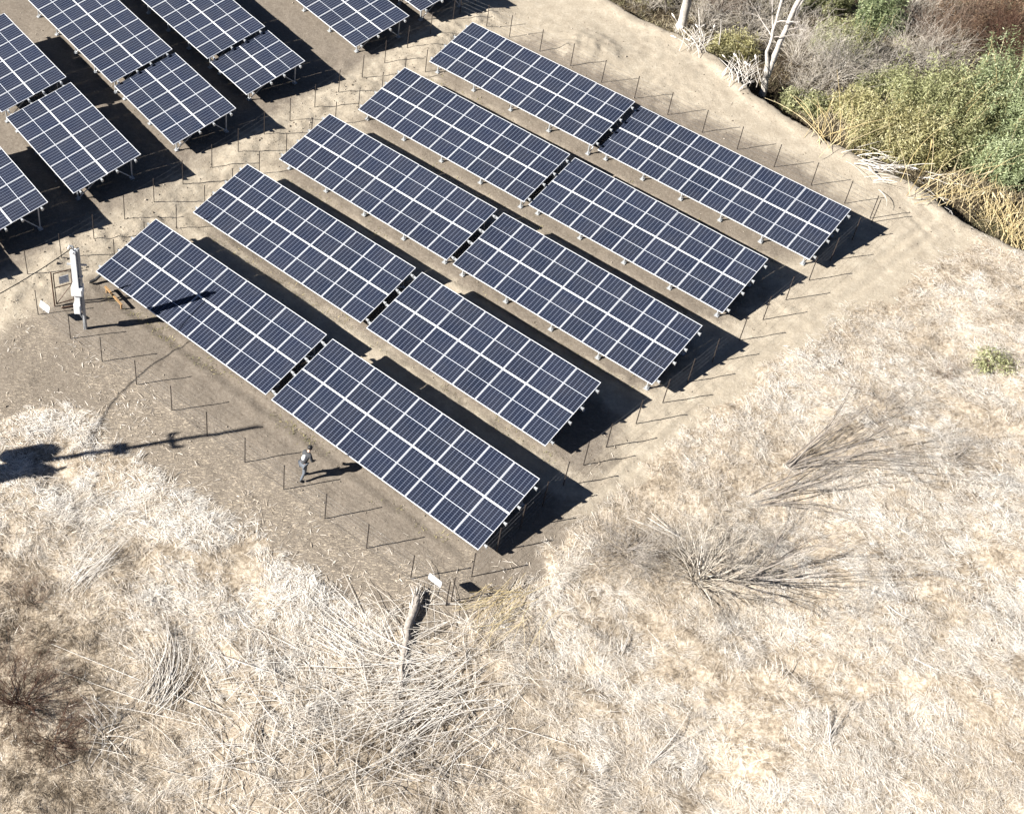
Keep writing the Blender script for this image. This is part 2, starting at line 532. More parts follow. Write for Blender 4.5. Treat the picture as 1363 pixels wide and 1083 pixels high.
# ------------------------------------------------------------------ bulk blades (dry grass, weeds, leaves)
def blades(name, P, az, pitch, length, width, tone, mat, bend=.35):
    n = len(P)
    d = np.stack([np.cos(az) * np.cos(pitch), np.sin(az) * np.cos(pitch), np.sin(pitch)], 1)
    side = np.stack([-np.sin(az), np.cos(az), np.zeros(n)], 1)
    roll = RNG.uniform(-.9, .9, n)[:, None]
    up = np.cross(d, side)
    side = side * np.cos(roll) + up * np.sin(roll)
    Lh = length[:, None]; w = width[:, None] * .5
    drop = np.zeros((n, 3)); drop[:, 2] = -1
    drop[:, :2] = RNG.normal(0, .7, (n, 2))
    mid = P + d * Lh * .55 + drop * Lh * bend * .15
    tip = P + d * Lh * .95 + drop * Lh * bend * .5
    V = np.stack([P - side * w, P + side * w, mid + side * w * .8, mid - side * w * .8, tip], 1).reshape(-1, 3)
    b = np.arange(n) * 5
    q = np.stack([b, b + 1, b + 2, b + 3], 1); t = np.stack([b + 3, b + 2, b + 4], 1)
    return np_mesh(name, V, quads=q, tris=t, tone=np.repeat(tone, 5), mat=mat)


def scatter(poly_fn, n, box):
    x0, y0, x1, y1 = box
    xs = RNG.uniform(x0, x1, n); ys = RNG.uniform(y0, y1, n)
    p = poly_fn(xs, ys)
    k = RNG.random(n) < p
    return xs[k], ys[k]


def in_view(x, y, mx=80):
    px = np.stack([x, y, np.zeros_like(x)], 1) - np.array(CPOS)
    zc = px @ np.array(fw); u = CX + F * (px @ np.array(RT)) / zc; v = CY - F * (px @ np.array(UP)) / zc
    return (u > -mx) & (u < 1363 + mx) & (v > -mx) & (v < 1083 + mx * 1.5)


DARK = [(G(20, 925), 2.2, .75), (G(80, 985), 1.5, .5), (G(545, 985), 2.1, .5), (G(610, 905), 1.6, .45), (G(420, 1010), 2.2, .35), (G(30, 800), 1.8, .4), (G(330, 745), 1.0, .3),
        (G(860, 745), 1.8, .35), (G(1180, 540), 1.0, .35), (G(700, 960), 1.2, .2), (G(1040, 600), 1.4, .25), (G(165, 745), .9, .45), (G(290, 770), .9, .3), (G(70, 1060), 2.4, .35), (G(130, 870), 1.2, .35), (G(250, 900), 1.0, .3), (G(470, 900), 1.0, .3)]


def dark_spot(x, y):
    r = 0
    for c, w, k in DARK: r = r + k * np.exp(-((x - c.x) ** 2 + (y - c.y) ** 2) / (w * w)) * (.55 + 1.6 * (fbm(x * 1.1, y * 1.1, 5, 3) + .3))
    return r


def straw_density(x, y):
    d = sdist(x, y, STRAW) + 1.6 * fbm(x * .8, y * .8, 1, 3)
    hole = sst(-.18, -.02, fbm(x * .55 + 40, y * .55, 2, 3))
    return sst(-.5, .9, d) * (.22 + .78 * hole) * (1 - .8 * np.clip(dark_spot(x, y), 0, 1)) * in_view(x, y)


tx, ty = scatter(straw_density, 90000, (-16, 15, 46, 58))
k_ = len(tx); cnt = RNG.integers(8, 34, k_)
ti = np.repeat(np.arange(k_), cnt)
taz = 2 * math.pi * fbm(tx * .16, ty * .16, 5, 2) * 1.8 + .6 + RNG.normal(0, .85, k_) + math.pi * (RNG.random(k_) < .3)
tt = RNG.normal(0, .19, k_); tp = RNG.normal(0, .16, k_); tl = RNG.uniform(.6, 1.5, k_); tw = RNG.uniform(.06, .20, k_)
n = len(ti); off = RNG.normal(0, 1, (n, 2)) * tw[ti][:, None]
ca, sa = np.cos(taz)[ti], np.sin(taz)[ti]
xs = tx[ti] + ca * off[:, 0] * .8 - sa * off[:, 1] * 1.0; ys = ty[ti] + sa * off[:, 0] * .8 + ca * off[:, 1] * 1.0
fx_, fy_ = scatter(straw_density, 300000, (-16, 15, 46, 58)); nf = len(fx_)
xs = np.concatenate([xs, fx_]); ys = np.concatenate([ys, fy_])
az = np.concatenate([taz[ti] + RNG.normal(0, .28, n), RNG.uniform(0, 6.28, nf)])
tt = np.concatenate([tt[ti], RNG.normal(0, .1, nf)]); tp = np.concatenate([tp[ti], np.zeros(nf)]); tl = np.concatenate([tl[ti], np.ones(nf)])
n = len(xs)
clump = fbm(xs * 1.7, ys * 1.7, 6, 3)
pit = np.clip(RNG.normal(.14, .12, n) + tp + clump * .6, -.05, 1.1)
fine = sst(9, 16, sdist(xs, ys, SAND) + 14) * (xs > 8)
bold = RNG.random(n) < .05
ln = np.where(bold, RNG.uniform(.35, .9, n), RNG.uniform(.14, .40, n)) * (1 - .35 * fine) * tl
wd = np.where(bold, RNG.uniform(.008, .015, n), RNG.uniform(.0045, .0105, n)) * (1 - .3 * (xs > 7))
pit = np.where(bold, np.clip(RNG.normal(.06, .12, n), -.1, .5), pit)
zz = ground(xs, ys) + RNG.uniform(-.01, .06, n) + np.clip(clump, 0, 1) * .16
big = fbm(xs * .13 + 9, ys * .13, 4, 3)
tone = np.clip(RNG.normal(.70, .18, n) + tt * (1 - .35 * (xs > 7)) + clump * .5 + big * .5, 0, 1)
# darker tangle to the lower left, paler mown straw along its upper edge
tone = np.clip(tone + .46 * (xs < 3) * np.exp(-(sdist(xs, ys, STRAW) / 4.5) ** 2) - dark_spot(xs, ys) + .10 * (xs > 8) + .06 * bold - .30 * sst(.10, .30, fbm(xs * .33 + 5, ys * .33, 7, 4)), 0, 1)
me = blades('dry_grass', np.stack([xs, ys, zz], 1), az, pit, ln, wd, tone, M['straw'])
tag(link('dry_grass', me), kind='stuff', label='pale dry grass matted over the open field round the solar site', cat='dry grass')


def litter_density(x, y):
    d = np.exp(-(dline(x, y, STRIP) / 1.2) ** 2) * sst(-.05, .12, fbm(x * .7, y * .7, 3, 3)) * .45
    e = np.exp(-(np.minimum(sdist(x, y, STRAW), 0) / 1.5) ** 2) * .35 * sst(-.05, .2, fbm(x * .9, y * .9, 2, 3)) * (x < 12)
    return np.clip(d + e, 0, 1) * in_view(x, y)


xs, ys = scatter(litter_density, 90000, (-16, 18, 20, 48))
n = len(xs)
me = blades('straw_litter', np.stack([xs, ys, ground(xs, ys) + RNG.uniform(.0, .03, n)], 1), RNG.uniform(0, 6.28, n), np.clip(RNG.normal(.12, .15, n), -.05, .8),
            RNG.uniform(.12, .4, n), RNG.uniform(.010, .022, n), np.clip(RNG.normal(.62, .2, n), 0, 1), M['straw'])
tag(link('straw_litter', me), kind='stuff', label='thin loose straw scattered on the bare soil along the front wire fence', cat='straw')


def weed_density(x, y):
    r = 0
    for i, (cx, cy, dz) in enumerate(list(TABLE_C.values())):
        dv = (x - cx) * DIRB[0] + (y - cy) * DIRB[1]; du = (x - cx) * DIRA[0] + (y - cy) * DIRA[1]
        w = 1.0 if i == 4 else .35
        r = r + w * np.exp(-((dv + .22) / .30) ** 2) * sst(0, .5, du) * (1 - sst(20.6, 21.2, du)) * sst(-.12, .15, fbm(x * .8, y * .8, i, 3))
    return np.clip(r, 0, 1)


xs, ys = scatter(weed_density, 160000, (-14, 28, 26, 66))
n = len(xs)
me = blades('weeds', np.stack([xs, ys, ground(xs, ys)], 1), RNG.uniform(0, 6.28, n), RNG.uniform(.2, 1.3, n), RNG.uniform(.05, .20, n),
            RNG.uniform(.012, .024, n), np.clip(RNG.normal(.5, .25, n), 0, 1), M['weed'])
tag(link('weeds', me), kind='stuff', label='short yellowing weeds along the front edges of the solar tables', cat='weeds')


def clod_density(x, y):
    s = sdist(x, y, STRAW)
    b = np.exp(-(dline(x, y, BERM) / 1.2) ** 2)
    k = sdist(x, y, SCRUB)
    return np.where(s > .3, .05, .18 + .9 * b + .5 * np.exp(-((k + .4) / .8) ** 2) + .5 * np.exp(-(np.hypot(x - MOUND[0], y - MOUND[1]) / 2) ** 2)) * in_view(x, y) * (k < .5)


xs, ys = scatter(clod_density, 90000, (-22, 15, 46, 84))
n = len(xs)
r = RNG.gamma(1.5, .008, n) + .010
base = np.array([[1, 0, 0], [0, 1, 0], [-1, 0, 0], [0, -1, 0], [0, 0, .8], [0, 0, -.6]])
Vc = base[None] * r[:, None, None] * RNG.uniform(.55, 1.35, (n, 6, 1))
an = RNG.uniform(0, 6.28, n); ca, sa = np.cos(an)[:, None], np.sin(an)[:, None]
Vc = np.stack([Vc[..., 0] * ca - Vc[..., 1] * sa, Vc[..., 0] * sa + Vc[..., 1] * ca, Vc[..., 2]], -1)
Vc = Vc + np.stack([xs, ys, ground(xs, ys) + r * .2], 1)[:, None]
tf = np.array([[0, 1, 4], [1, 2, 4], [2, 3, 4], [3, 0, 4], [1, 0, 5], [2, 1, 5], [3, 2, 5], [0, 3, 5]])
T = (np.arange(n)[:, None, None] * 6 + tf[None]).reshape(-1, 3)
me = np_mesh('soil_clods', Vc.reshape(-1, 3), tris=T, tone=np.repeat(np.clip(RNG.normal(.5, .25, n), 0, 1), 6), mat=M['stone'])
tag(link('soil_clods', me), kind='stuff', label='small clods and pebbles strewn over the bare soil', cat='soil clods')

# ------------------------------------------------------------------ solar tables
PW, PL, PITCHW, MIDGAP = 1.134, 1.8221, 1.154, 0.02
DEP = 2 * PL + MIDGAP
mb = MB(); mb.box((.004, .004, -.026), (PW - .004, PL - .004, -.003))
PANEL_ME = mb.mesh('solar_panel', M['glass'])
uvl = PANEL_ME.uv_layers.new(name='UVMap')
for lp in PANEL_ME.loops:
    co = PANEL_ME.vertices[lp.vertex_index].co
    uvl.data[lp.index].uv = ((co.x - .028) / (PW - .056), (co.y - .035) / (PL - .07))
mb = MB()
fwid, fend = .015, .026
mb.box((0, 0, -.035), (PW, fend, 0)); mb.box((0, PL - fend, -.035), (PW, PL, 0))
mb.box((0, fend, -.035), (fwid, PL - fend, 0)); mb.box((PW - fwid, fend, -.035), (PW, PL - fend, 0))
FRAME_ME = mb.mesh('frame', M['frame'])
CLAMP_ME = {}


def solar_table(fl, cols, psi, tilt, inc, label, group, base_z, fo=.33):
    """fl: the front-left corner of the panel plane (world); cols columns of two panels"""
    fl = Vector(fl)
    root = empty('solar_table', (fl.x, fl.y, base_z), psi, label=label, cat='solar table', group=group)
    a = Vector((math.cos(inc), 0, math.sin(inc)))
    b0 = Vector((0, 1, 0)); n0 = a.cross(b0)
    b = math.cos(tilt) * b0 + math.sin(tilt) * n0
    nn = a.cross(b)
    R = Matrix((a, b, nn)).transposed().to_4x4()
    org = Vector((0, 0, fl.z - base_z))
    Wt = cols * PITCHW

    def T(u, v, w=0.0): return org + a * u + b * v + nn * w
    for r_ in (0, 1):
        for c_ in range(cols):
            mt = R @ Matrix.Rotation(RNG.normal(0, .0035), 4, 'X') @ Matrix.Rotation(RNG.normal(0, .0035), 4, 'Y'); mt.translation = T(c_ * PITCHW + .01, r_ * (PL + MIDGAP), RNG.uniform(0, .004))
            p = link('solar_panel', PANEL_ME, root, mt)
            link('frame', FRAME_ME, p)
    # four purlins under the panels, their ends standing proud of the table
    VS = (.32, PL * .80, PL + MIDGAP + PL * .24, DEP - .38)
    key = ('p', cols)
    if key not in CLAMP_ME:
        q = MB(); q.box((-.13, -.035, -.135), (Wt + .13, .035, -.039))
        q.box((-.15, -.048, -.15), (-.13, .048, -.028)); q.box((Wt + .13, -.048, -.15), (Wt + .15, .048, -.028))
        CLAMP_ME[key] = q.mesh('purlin', M['steel'])
    for v in VS:
        mt = R.copy(); mt.translation = T(0, v)
        link('purlin', CLAMP_ME[key], root, mt)
    # seam plate between the two panel rows
    q = MB(); q.box((.0, -.022, -.012), (Wt, .022, .004))
    mt = R.copy(); mt.translation = T(0, PL + MIDGAP / 2)
    q.build('seam_rail', M['frame'], root, mt)
    nfr = max(2, round(Wt / 2.5) + 1)
    for k in range(nfr):
        u = .35 + (Wt - .7) * k / (nfr - 1)
        q = MB(); q.box((u - .03, .14 if fo < .5 else .5, -.225), (u + .03, DEP - .15, -.137))
        mt = R.copy(); mt.translation = org
        q.build('rafter', M['steel'], root, mt)
        pf = T(u, fo, -.225); pr = T(u, DEP - .42, -.225)

        def gl(p):                                   # ground height below a point of the table
            w = Matrix.Rotation(psi, 3, 'Z') @ p
            return gz(fl.x + w.x, fl.y + w.y) - base_z
        zf, zr = gl(pf), gl(pr)
        for p, z in ((pf, zf), (pr, zr)):
            q = MB(); q.tube([(p.x, p.y, z - .25), (p.x, p.y, p.z + .02)], .038, 8); q.build('leg', M['steel'], root)
            q = MB(); q.box((p.x - .10, p.y - .10, z + .01), (p.x + .10, p.y + .10, z + .05)); q.tube([(p.x, p.y, z + .05), (p.x, p.y, z + .14)], .06, 8)
            q.build('foot', M['steel'], root)
        e1 = T(u, PL * .80, -.2); e2 = T(u, PL + MIDGAP + PL * .24, -.2)
        q = MB(); q.tube([(pf.x + .06, pf.y, zf + .09), (e1.x + .06, e1.y, e1.z)], .026, 6); q.build('brace', M['steel'], root)
        q = MB(); q.tube([(pr.x + .06, pr.y, zr + .09), (e2.x + .06, e2.y, e2.z)], .026, 6); q.build('brace', M['steel'], root)
    return root


near = {
    '5L': ((4.576, 61.116, .910), 9, 'left-hand solar table of the last row, in front of the spoil heap'),
    '5R': ((12.838, 54.523, .679), 10, 'longest solar table, ten columns, right half of the last row next to the river bank'),
    '4L': ((.944, 56.654, .684), 9, 'left-hand solar table of the second row from the river bank'),
    '4R': ((9.132, 49.947, .602), 9, 'right-hand solar table of the second row from the river bank'),
    '3L': ((-2.751, 52.284, .572), 9, 'left-hand solar table of the middle row of the near block'),
    '3R': ((5.435, 45.274, .715), 9, 'right-hand solar table of the middle row of the near block'),
    '2L': ((-6.452, 48.365, .162), 9, 'left-hand solar table in the row directly behind the front row'),
    '2R': ((1.701, 40.895, .706), 8, 'right-hand solar table in the row directly behind the front row, eight columns'),
    '1L': ((-10.142, 43.709, .355), 9, 'front row solar table beside the white meter pole, crossed by the pole shadow'),
    '1R': ((-1.964, 36.615, .592), 9, 'front row solar table beside the walking person, nearest to the white fence sign'),
}
for k, (o, c, lab) in near.items():
    solar_table(o, c, PSI, TILT, INC, lab, 'solar tables of the near block', TABLE_C[k][2] if k in TABLE_C else 0.0, .95 if k[0] in '12' else .36)

PSI2, TILT2, INC2 = -0.903141, 0.214638, -0.006182
A2 = np.array([math.cos(PSI2) * math.cos(INC2), math.sin(PSI2) * math.cos(INC2), math.sin(INC2)])
far = [  # front-right corner, columns, label
    ((-11.89, 48.21, .95), 6, 'six column far block table with legs showing, left of the five column one'),
    ((-7.84, 52.38, .94), 5, 'five column solar table of the far block beside the berm'),
    ((-4.72, 56.99, .90), 3, 'short three column solar table of the far block beside the berm'),
    ((.66, 62.11, .86), 7, 'long solar table at the top edge, alone in its row beside the sandy lane'),
    ((-16.41, 53.83, 1.15), 6, 'solar table at the left edge, behind the six column far block table'),
    ((-11.53, 56.88, 1.17), 8, 'solar table at the top left, in line behind the five column table'),
    ((-6.99, 59.67, 1.13), 8, 'solar table in line behind the short three column table'),
    ((-15.41, 44.12, 1.12), 6, 'solar table cut by the left edge, nearest to the pole and gate'),
    ((4.14, 65.73, 1.13), 4, 'solar table peeping in at the top edge, nearest the rear fence'),
    ((-18.55, 40.45, 1.05), 6, 'solar table beyond the left edge, only its shadow reaching in behind the gate'),
]
for o, c, lab in far:
    fl = np.array(o) - A2 * c * PITCHW
    solar_table(fl, c, PSI2, TILT2, INC2, lab, 'solar tables of the far block', .229)


# ------------------------------------------------------------------ fences
def fence(name, line_px, spacing, label, wires=8, h=1.37, wr=.0035, skip=(), first=None, posts_px=None):
    pts = [GP(*p) for p in line_px] if posts_px is None else [GP(*p) for p in posts_px]
    if posts_px is None:
        out = []
        for a_, b_ in zip(pts[:-1], pts[1:]):
            nseg = max(1, round((b_ - a_).length / spacing))
            for i in range(nseg): out.append(a_.lerp(b_, i / nseg))
        out.append(pts[-1]); pts = out
        for p in pts: p.z = gz(p.x, p.y)
    root = empty(name, pts[0], label=label, cat='fence')
    for i, p in enumerate(pts):
        q = MB(); d = p - pts[0]
        lean = Vector((random.uniform(-.02, .02), random.uniform(-.02, .02), 0))
        q.tube([d + Vector((0, 0, -.2)), d + Vector((0, 0, h)) + lean], .021, 6)
        q.tube([d + Vector((0, 0, h)) + lean, d + Vector((0, 0, h + .02)) + lean], .028, 6)
        q.build('post', M['post'], root)
    for k in range(wires):
        q = MB(); z = .08 + (h - .14) * k / max(1, wires - 1)
        chain = []
        for i in range(len(pts) - 1):
            a_, b_ = pts[i] - pts[0], pts[i + 1] - pts[0]
            for t in (0, .5):
                v = a_.lerp(b_, t); v.z += z - (.02 if t else 0) + random.uniform(-.012, .012); chain.append(v)
        v = pts[-1] - pts[0]; v.z += z; chain.append(v)
        q.tube(chain, wr, 4); q.build('wire', M['wire'], root)
    return root


fence('wire_fence', None, 0, 'front wire fence of thin dark posts on the soil between front row and dry grass', 7, wr=.0022,
      posts_px=[(51, 418.8), (94, 450.6), (136, 481.1), (182, 512), (229, 546), (276, 580), (326, 615), (377.7, 650.9), (432.4, 689.6), (487.8, 729.1), (546.5, 769.9), (593.4, 805.4)])
fence('wire_fence', None, 0, 'right-hand wire fence past the row ends, beside the pale sand track', 5, wr=.0025,
      posts_px=[(600.5, 800), (627.8, 767.2), (661, 734), (692, 703), (722, 673), (749.5, 646), (776.7, 618.7), (807, 595), (846.6, 563.7), (882, 536), (915, 509), (948, 482), (984, 453),
                (1015.5, 425.4), (1046, 399.2), (1076.8, 373.2), (1105, 347), (1134, 320), (1160, 296)])
fence('wire_fence', None, 0, 'rear wire fence between the last row and the river bank', 6, wr=.003,
      posts_px=[(612, 20), (647.6, 35.5), (678, 50), (718.5, 68.7), (759.5, 88), (800.5, 110), (844.5, 131), (888.6, 153), (934.8, 176.5), (981, 199), (1030, 222.6), (1079.5, 247), (1124, 271), (1158, 291)])
fence('wire_fence', None, 0, 'left wire fence of the near block, running on the berm behind the row starts', 5, wr=.0014,
      posts_px=[(153, 350), (193, 327), (235, 304), (273, 278), (309, 255), (345, 232), (381, 208), (414, 187), (446, 166), (477, 147), (508, 126), (538, 107), (566, 96)])
fence('wire_fence', None, 0, 'wire fence of the far block, running past its table legs', 5, wr=.0014,
      posts_px=[(37, 365), (82, 343), (125, 318), (166, 292), (205, 269), (243.7, 245), (282, 223), (317, 202), (351.7, 179), (386, 161), (419, 143), (450.6, 123), (482, 103), (512, 84), (542, 64), (573, 46), (603, 26), (632, 8)])

# ------------------------------------------------------------------ meter pole, gate, signs
pb = GP(114, 437)
pole = empty('meter_pole', pb, .0, label='white service pole with meter boxes at the corner of the front row', cat='pole')
H_P = 4.45
q = MB(); q.tube([(0, 0, -.3), (0, 0, H_P)], [.075, .065], 12); q.build('pole', M['grey'], pole, smooth=False)
q = MB(); q.box((-.31, -.16, 1.55), (-.085, .12, H_P - .12)); q.build('cable_duct', M['white'], pole)
q = MB(); q.tube([(-.19, -.02, H_P - .12), (-.19, -.02, H_P + .10)], .05, 8); q.tube([(-.19, -.02, H_P + .1), (-.30, -.05, H_P + .16), (-.36, -.06, H_P + .02)], .045, 8); q.build('weather_head', M['boxgrey'], pole)
q = MB(); q.box((-.40, -.22, 2.02), (.06, .17, 2.42)); q.box((-.36, -.26, 2.07), (.02, -.22, 2.37)); q.build('meter_box', M['white'], pole)
q = MB(); q.box((-.36, -.22, 1.02), (-.085, .10, 1.52)); q.box((-.33, -.25, 1.06), (-.11, -.22, 1.48)); q.build('breaker_box', M['white'], pole)
q = MB(); q.tube([(-.2, -.03, .9), (-.2, -.03, 1.03)], .035, 8); q.tube([(-.2, -.03, .9), (-.05, -.03, .6), (-.05, -.06, -.1)], .025, 8); q.build('conduit', M['grey'], pole)
q = MB(); q.box((-.5, -.03, 3.55), (.3, .03, 3.62)); q.box((-.08, -.09, 2.9), (.09, .09, 2.96)); q.build('bracket', M['steel'], pole)


def sag(a_, b_, s, n=14):
    return [a_.lerp(b_, i / n) - Vector((0, 0, s * 4 * (i / n) * (1 - i / n))) for i in range(n + 1)]


# the service cable comes from the utility pole that stands left of the frame and throws the long shadow
tip = G(347, 567)
SD = Vector((math.cos(SUN_AZ), math.sin(SUN_AZ), 0))
HU = 11.0
ub = tip - SD * (HU / math.tan(SUN_EL)); ub.z = gz(ub.x, ub.y)
up_ = empty('utility_pole', ub, SUN_AZ, label='tall utility pole with transformers just left of the frame, throwing the long shadow', cat='pole')
q = MB(); q.tube([(0, 0, -.5), (0, 0, HU)], [.15, .075], 14); q.build('pole', M['concrete'], up_)


def hz(px, py):            # height on the pole whose shadow falls at this spot
    return HU - (tip - G(px, py)).length * math.tan(SUN_EL)


zt = hz(48, 626)
for s_ in (-1, 1):
    q = MB(); q.tube([(0, s_ * .44, zt - .56 + s_ * .14), (0, s_ * .44, zt - .50 + s_ * .14), (0, s_ * .44, zt + .42 + s_ * .14), (0, s_ * .44, zt + .50 + s_ * .14)], [.26, .34, .34, .24], 14); q.box((-.05, min(0, s_ * .5), zt - .05), (.05, max(0, s_ * .5), zt + .05))
    q.tube([(0, s_ * .44, zt + .5), (0, s_ * .44, zt + .8)], .06, 8)
    q.build('transformer', M['boxgrey'], up_)
zc = hz(232, 590)
for dz, w_ in ((0, .42),):
    q = MB(); q.box((-.05, -w_, zc + dz - .05), (.05, w_, zc + dz + .05)); q.build('crossarm', M['steel'], up_)
    for y_ in (-w_ + .08, w_ - .08):
        q = MB(); q.tube([(0, y_, zc + dz + .05), (0, y_, zc + dz + .28)], [.06, .035], 8); q.tube([(0, y_, zc + dz + .12), (0, y_, zc + dz + .16)], .085, 8); q.build('insulator', M['white'], up_)
q = MB(); q.box((-.12, -.3, hz(165, 603) - .12), (.12, .3, hz(165, 603) + .12)); q.build('junction_box', M['boxgrey'], up_)
att = Vector((ub.x, ub.y, hz(130, 608)))
end = pb + Vector((-.19, -.02, H_P + .05))
q = MB(); q.tube(sag(att, end, 1.15, 24), .022, 6)
tag(q.build('service_cable', M['black']), 'black service cable sagging from the left edge to the white meter pole', 'cable')
q = MB()
q.tube(sag(pb + Vector((-.35, -.03, 3.9)), pb + Vector((-1.1, .15, 3.2)), .35, 10) + sag(pb + Vector((-1.1, .15, 3.2)), pb + Vector((-.25, -.02, 3.0)), .45, 10)[1:], .022, 6)
q.build('cable_loop', M['black'], pole)

# gate: brown pipe frame standing open beside the pole
ga = GP(73, 408); gb = GP(101, 401)
gate = empty('pipe_gate', ga, math.atan2((gb - ga).y, (gb - ga).x), label='brown pipe gate leaf with a pale notice plate beside the white pole', cat='gate')
gw = (gb - ga).length
for x_, z0, z1 in ((0, -.2, 1.95), (gw, -.2, 1.95), (.09, .12, 1.85), (gw - .08, .12, 1.85)):
    q = MB(); q.tube([(x_, 0, z0), (x_, 0, z1)], .032 if x_ in (0, gw) else .024, 8); q.build('upright', M['rust'], gate)
for z_ in (.12, 1.05, 1.85):
    q = MB(); q.tube([(.09, 0, z_), (gw - .08, 0, z_)], .024, 8); q.build('rail', M['rust'], gate)
q = MB(); q.tube([(.1, .0, .14), (gw - .09, .0, 1.03)], .018, 8); q.build('brace', M['rust'], gate)
q = MB(); q.box((.30, -.035, 1.22), (.72, -.026, 1.62)); pl = q.build('notice_plate', M['plate'], gate)
for i, (x0, x1) in enumerate(((.35, .67), (.35, .60), (.35, .65), (.35, .55))):     # unreadable rows of small print
    q = MB(); q.box((x0, -.041, 1.54 - i * .08), (x1, -.0352, 1.565 - i * .08)); q.build('print_row', M['grey'], pl)
gr = GP(82, 411); g2 = GP(110, 406)
q = MB(); q.tube([gr + Vector((0, 0, .06)), g2 + Vector((0, 0, .06))], .035, 8)
tag(q.build('ground_pipe', M['rust']), 'dark pipe lying on the soil at the foot of the gate', 'pipe')

oa = GP(140.6, 388); ob = GP(162.6, 412)
bar = empty('orange_barrier', ob, math.atan2((oa - ob).y, (oa - ob).x), label='low orange brown timber rail on short stakes beside the white pole', cat='barrier')
lw = (oa - ob).length
q = MB(); q.box((0, -.04, .22), (lw, .04, .29)); q.build('rail', M['orange'], bar)
for x_ in (.06, lw - .1):
    q = MB(); q.box((x_ - .03, -.03, -.1), (x_ + .03, .03, .218)); q.build('stake', M['orange'], bar)
bp = GP(120, 378)
q = MB(); q.tube([(0, 0, .10), (.22, .12, .16), (.55, .34, .42)], [.075, .075, .06], 10)  # short bent black tube, rising towards its far end
tag(q.build('black_tube', M['black'], None, Matrix.Translation(bp)), 'short black tube sticking out at the corner of the front row', 'pipe')


def fence_sign(p, az, w, h, z, label, tilt=0.0):
    root = empty('fence_sign', p, az, label=label, cat='sign')
    vs = []; nseg = 4; r = .05
    for cx_, cy_, t0_ in ((w / 2 - r, -h / 2 + r, -90), (w / 2 - r, h / 2 - r, 0), (-w / 2 + r, h / 2 - r, 90), (-w / 2 + r, -h / 2 + r, 180)):
        for i in range(nseg + 1):
            t = math.radians(t0_ + 90 * i / nseg); vs.append((cx_ + r * math.cos(t), cy_ + r * math.sin(t)))
    nvt = len(vs)
    q = MB(); q.add([(x, -.012, y) for x, y in vs] + [(x, .012, y) for x, y in vs],
                    [tuple(range(nvt)), tuple(range(nvt, 2 * nvt))[::-1]] + [(i, i + nvt, (i + 1) % nvt + nvt, (i + 1) % nvt) for i in range(nvt)])
    Mx = Matrix.Translation((0, 0, z)) @ Matrix.Rotation(tilt, 4, 'X')
    q.build('plate', M['white'], root, Mx)
    q = MB(); q.box((-w / 2 + .1, .0125, -.02), (w / 2 - .1, .03, .02)); q.build('back_bar', M['steel'], root, Mx)
    return root


fdir = (GP(593.4, 805.4) - GP(546.5, 769.9)); faz = math.atan2(fdir.y, fdir.x)
sp = GP(576, 791); fence_sign(sp, faz, .56, .28, .86, 'white plate hung on the front fence at the corner, casting a square black shadow', -.12)
fd2 = (GP(94, 450.6) - GP(51, 418.8))
sp = GP(62, 427); fence_sign(sp, math.atan2(fd2.y, fd2.x), .58, .32, .82, 'white plate hung on the front fence at its left end, below the gate', -.25)


# ------------------------------------------------------------------ person walking beside the front row
def skin_mesh(name, nodes, edges, mat, sub=2):
    me = bpy.data.meshes.new(name)
    me.from_pydata([n[0] for n in nodes], edges, [])
    ob = bpy.data.objects.new(name, me); COL.objects.link(ob)
    md = ob.modifiers.new('skin', 'SKIN'); md.use_smooth_shade = True
    sv = me.skin_vertices[0].data
    for i, n_ in enumerate(nodes):
        r = n_[1]; sv[i].radius = r if isinstance(r, tuple) else (r, r); sv[i].use_root = i == 0
    s2 = ob.modifiers.new('sub', 'SUBSURF'); s2.levels = sub; s2.render_levels = sub
    dg = bpy.context.evaluated_depsgraph_get()
    out = bpy.data.meshes.new_from_object(ob.evaluated_get(dg))
    bpy.data.objects.remove(ob)
    out.name = name; out.materials.clear(); out.materials.append(mat)
    return out


foot = GP(403, 636)
face_az = SUN_AZ + .55
per = empty('person', foot, face_az, label='person in a grey jacket with a white pack, bending forward mid-stride beside the front row', cat='person')
# local frame: +X is where the person faces, Y left, Z up
SK = {'pelvis': (0, 0, .93), 'waist': (.03, 0, 1.06), 'chest': (.17, 0, 1.30), 'neck': (.27, 0, 1.44), 'head0': (.33, 0, 1.52), 'head1': (.37, 0, 1.62),
      'shL': (.19, .18, 1.38), 'elL': (.26, .25, 1.10), 'wrL': (.45, .20, .98), 'shR': (.19, -.18, 1.38), 'elR': (.22, -.26, 1.10), 'wrR': (.42, -.22, .95),
      'hipL': (0, .09, .90), 'knL': (.18, .10, .50), 'anL': (.13, .10, .09), 'hipR': (0, -.09, .90), 'knR': (.0, -.10, .49), 'anR': (-.24, -.10, .12)}
rad = {'pelvis': (.13, .15), 'waist': (.115, .14), 'chest': (.12, .165), 'neck': .058, 'head0': .07, 'head1': .095, 'shL': .065, 'elL': .046, 'wrL': .03, 'shR': .065, 'elR': .046, 'wrR': .03,
       'hipL': .09, 'knL': .06, 'anL': .042, 'hipR': .09, 'knR': .06, 'anR': .042}
ks = list(SK); ix = {k: i for i, k in enumerate(ks)}
E_ = [('pelvis', 'waist'), ('waist', 'chest'), ('chest', 'neck'), ('neck', 'head0'), ('head0', 'head1'), ('chest', 'shL'), ('shL', 'elL'), ('elL', 'wrL'), ('chest', 'shR'), ('shR', 'elR'), ('elR', 'wrR'),
      ('pelvis', 'hipL'), ('hipL', 'knL'), ('knL', 'anL'), ('pelvis', 'hipR'), ('hipR', 'knR'), ('knR', 'anR')]
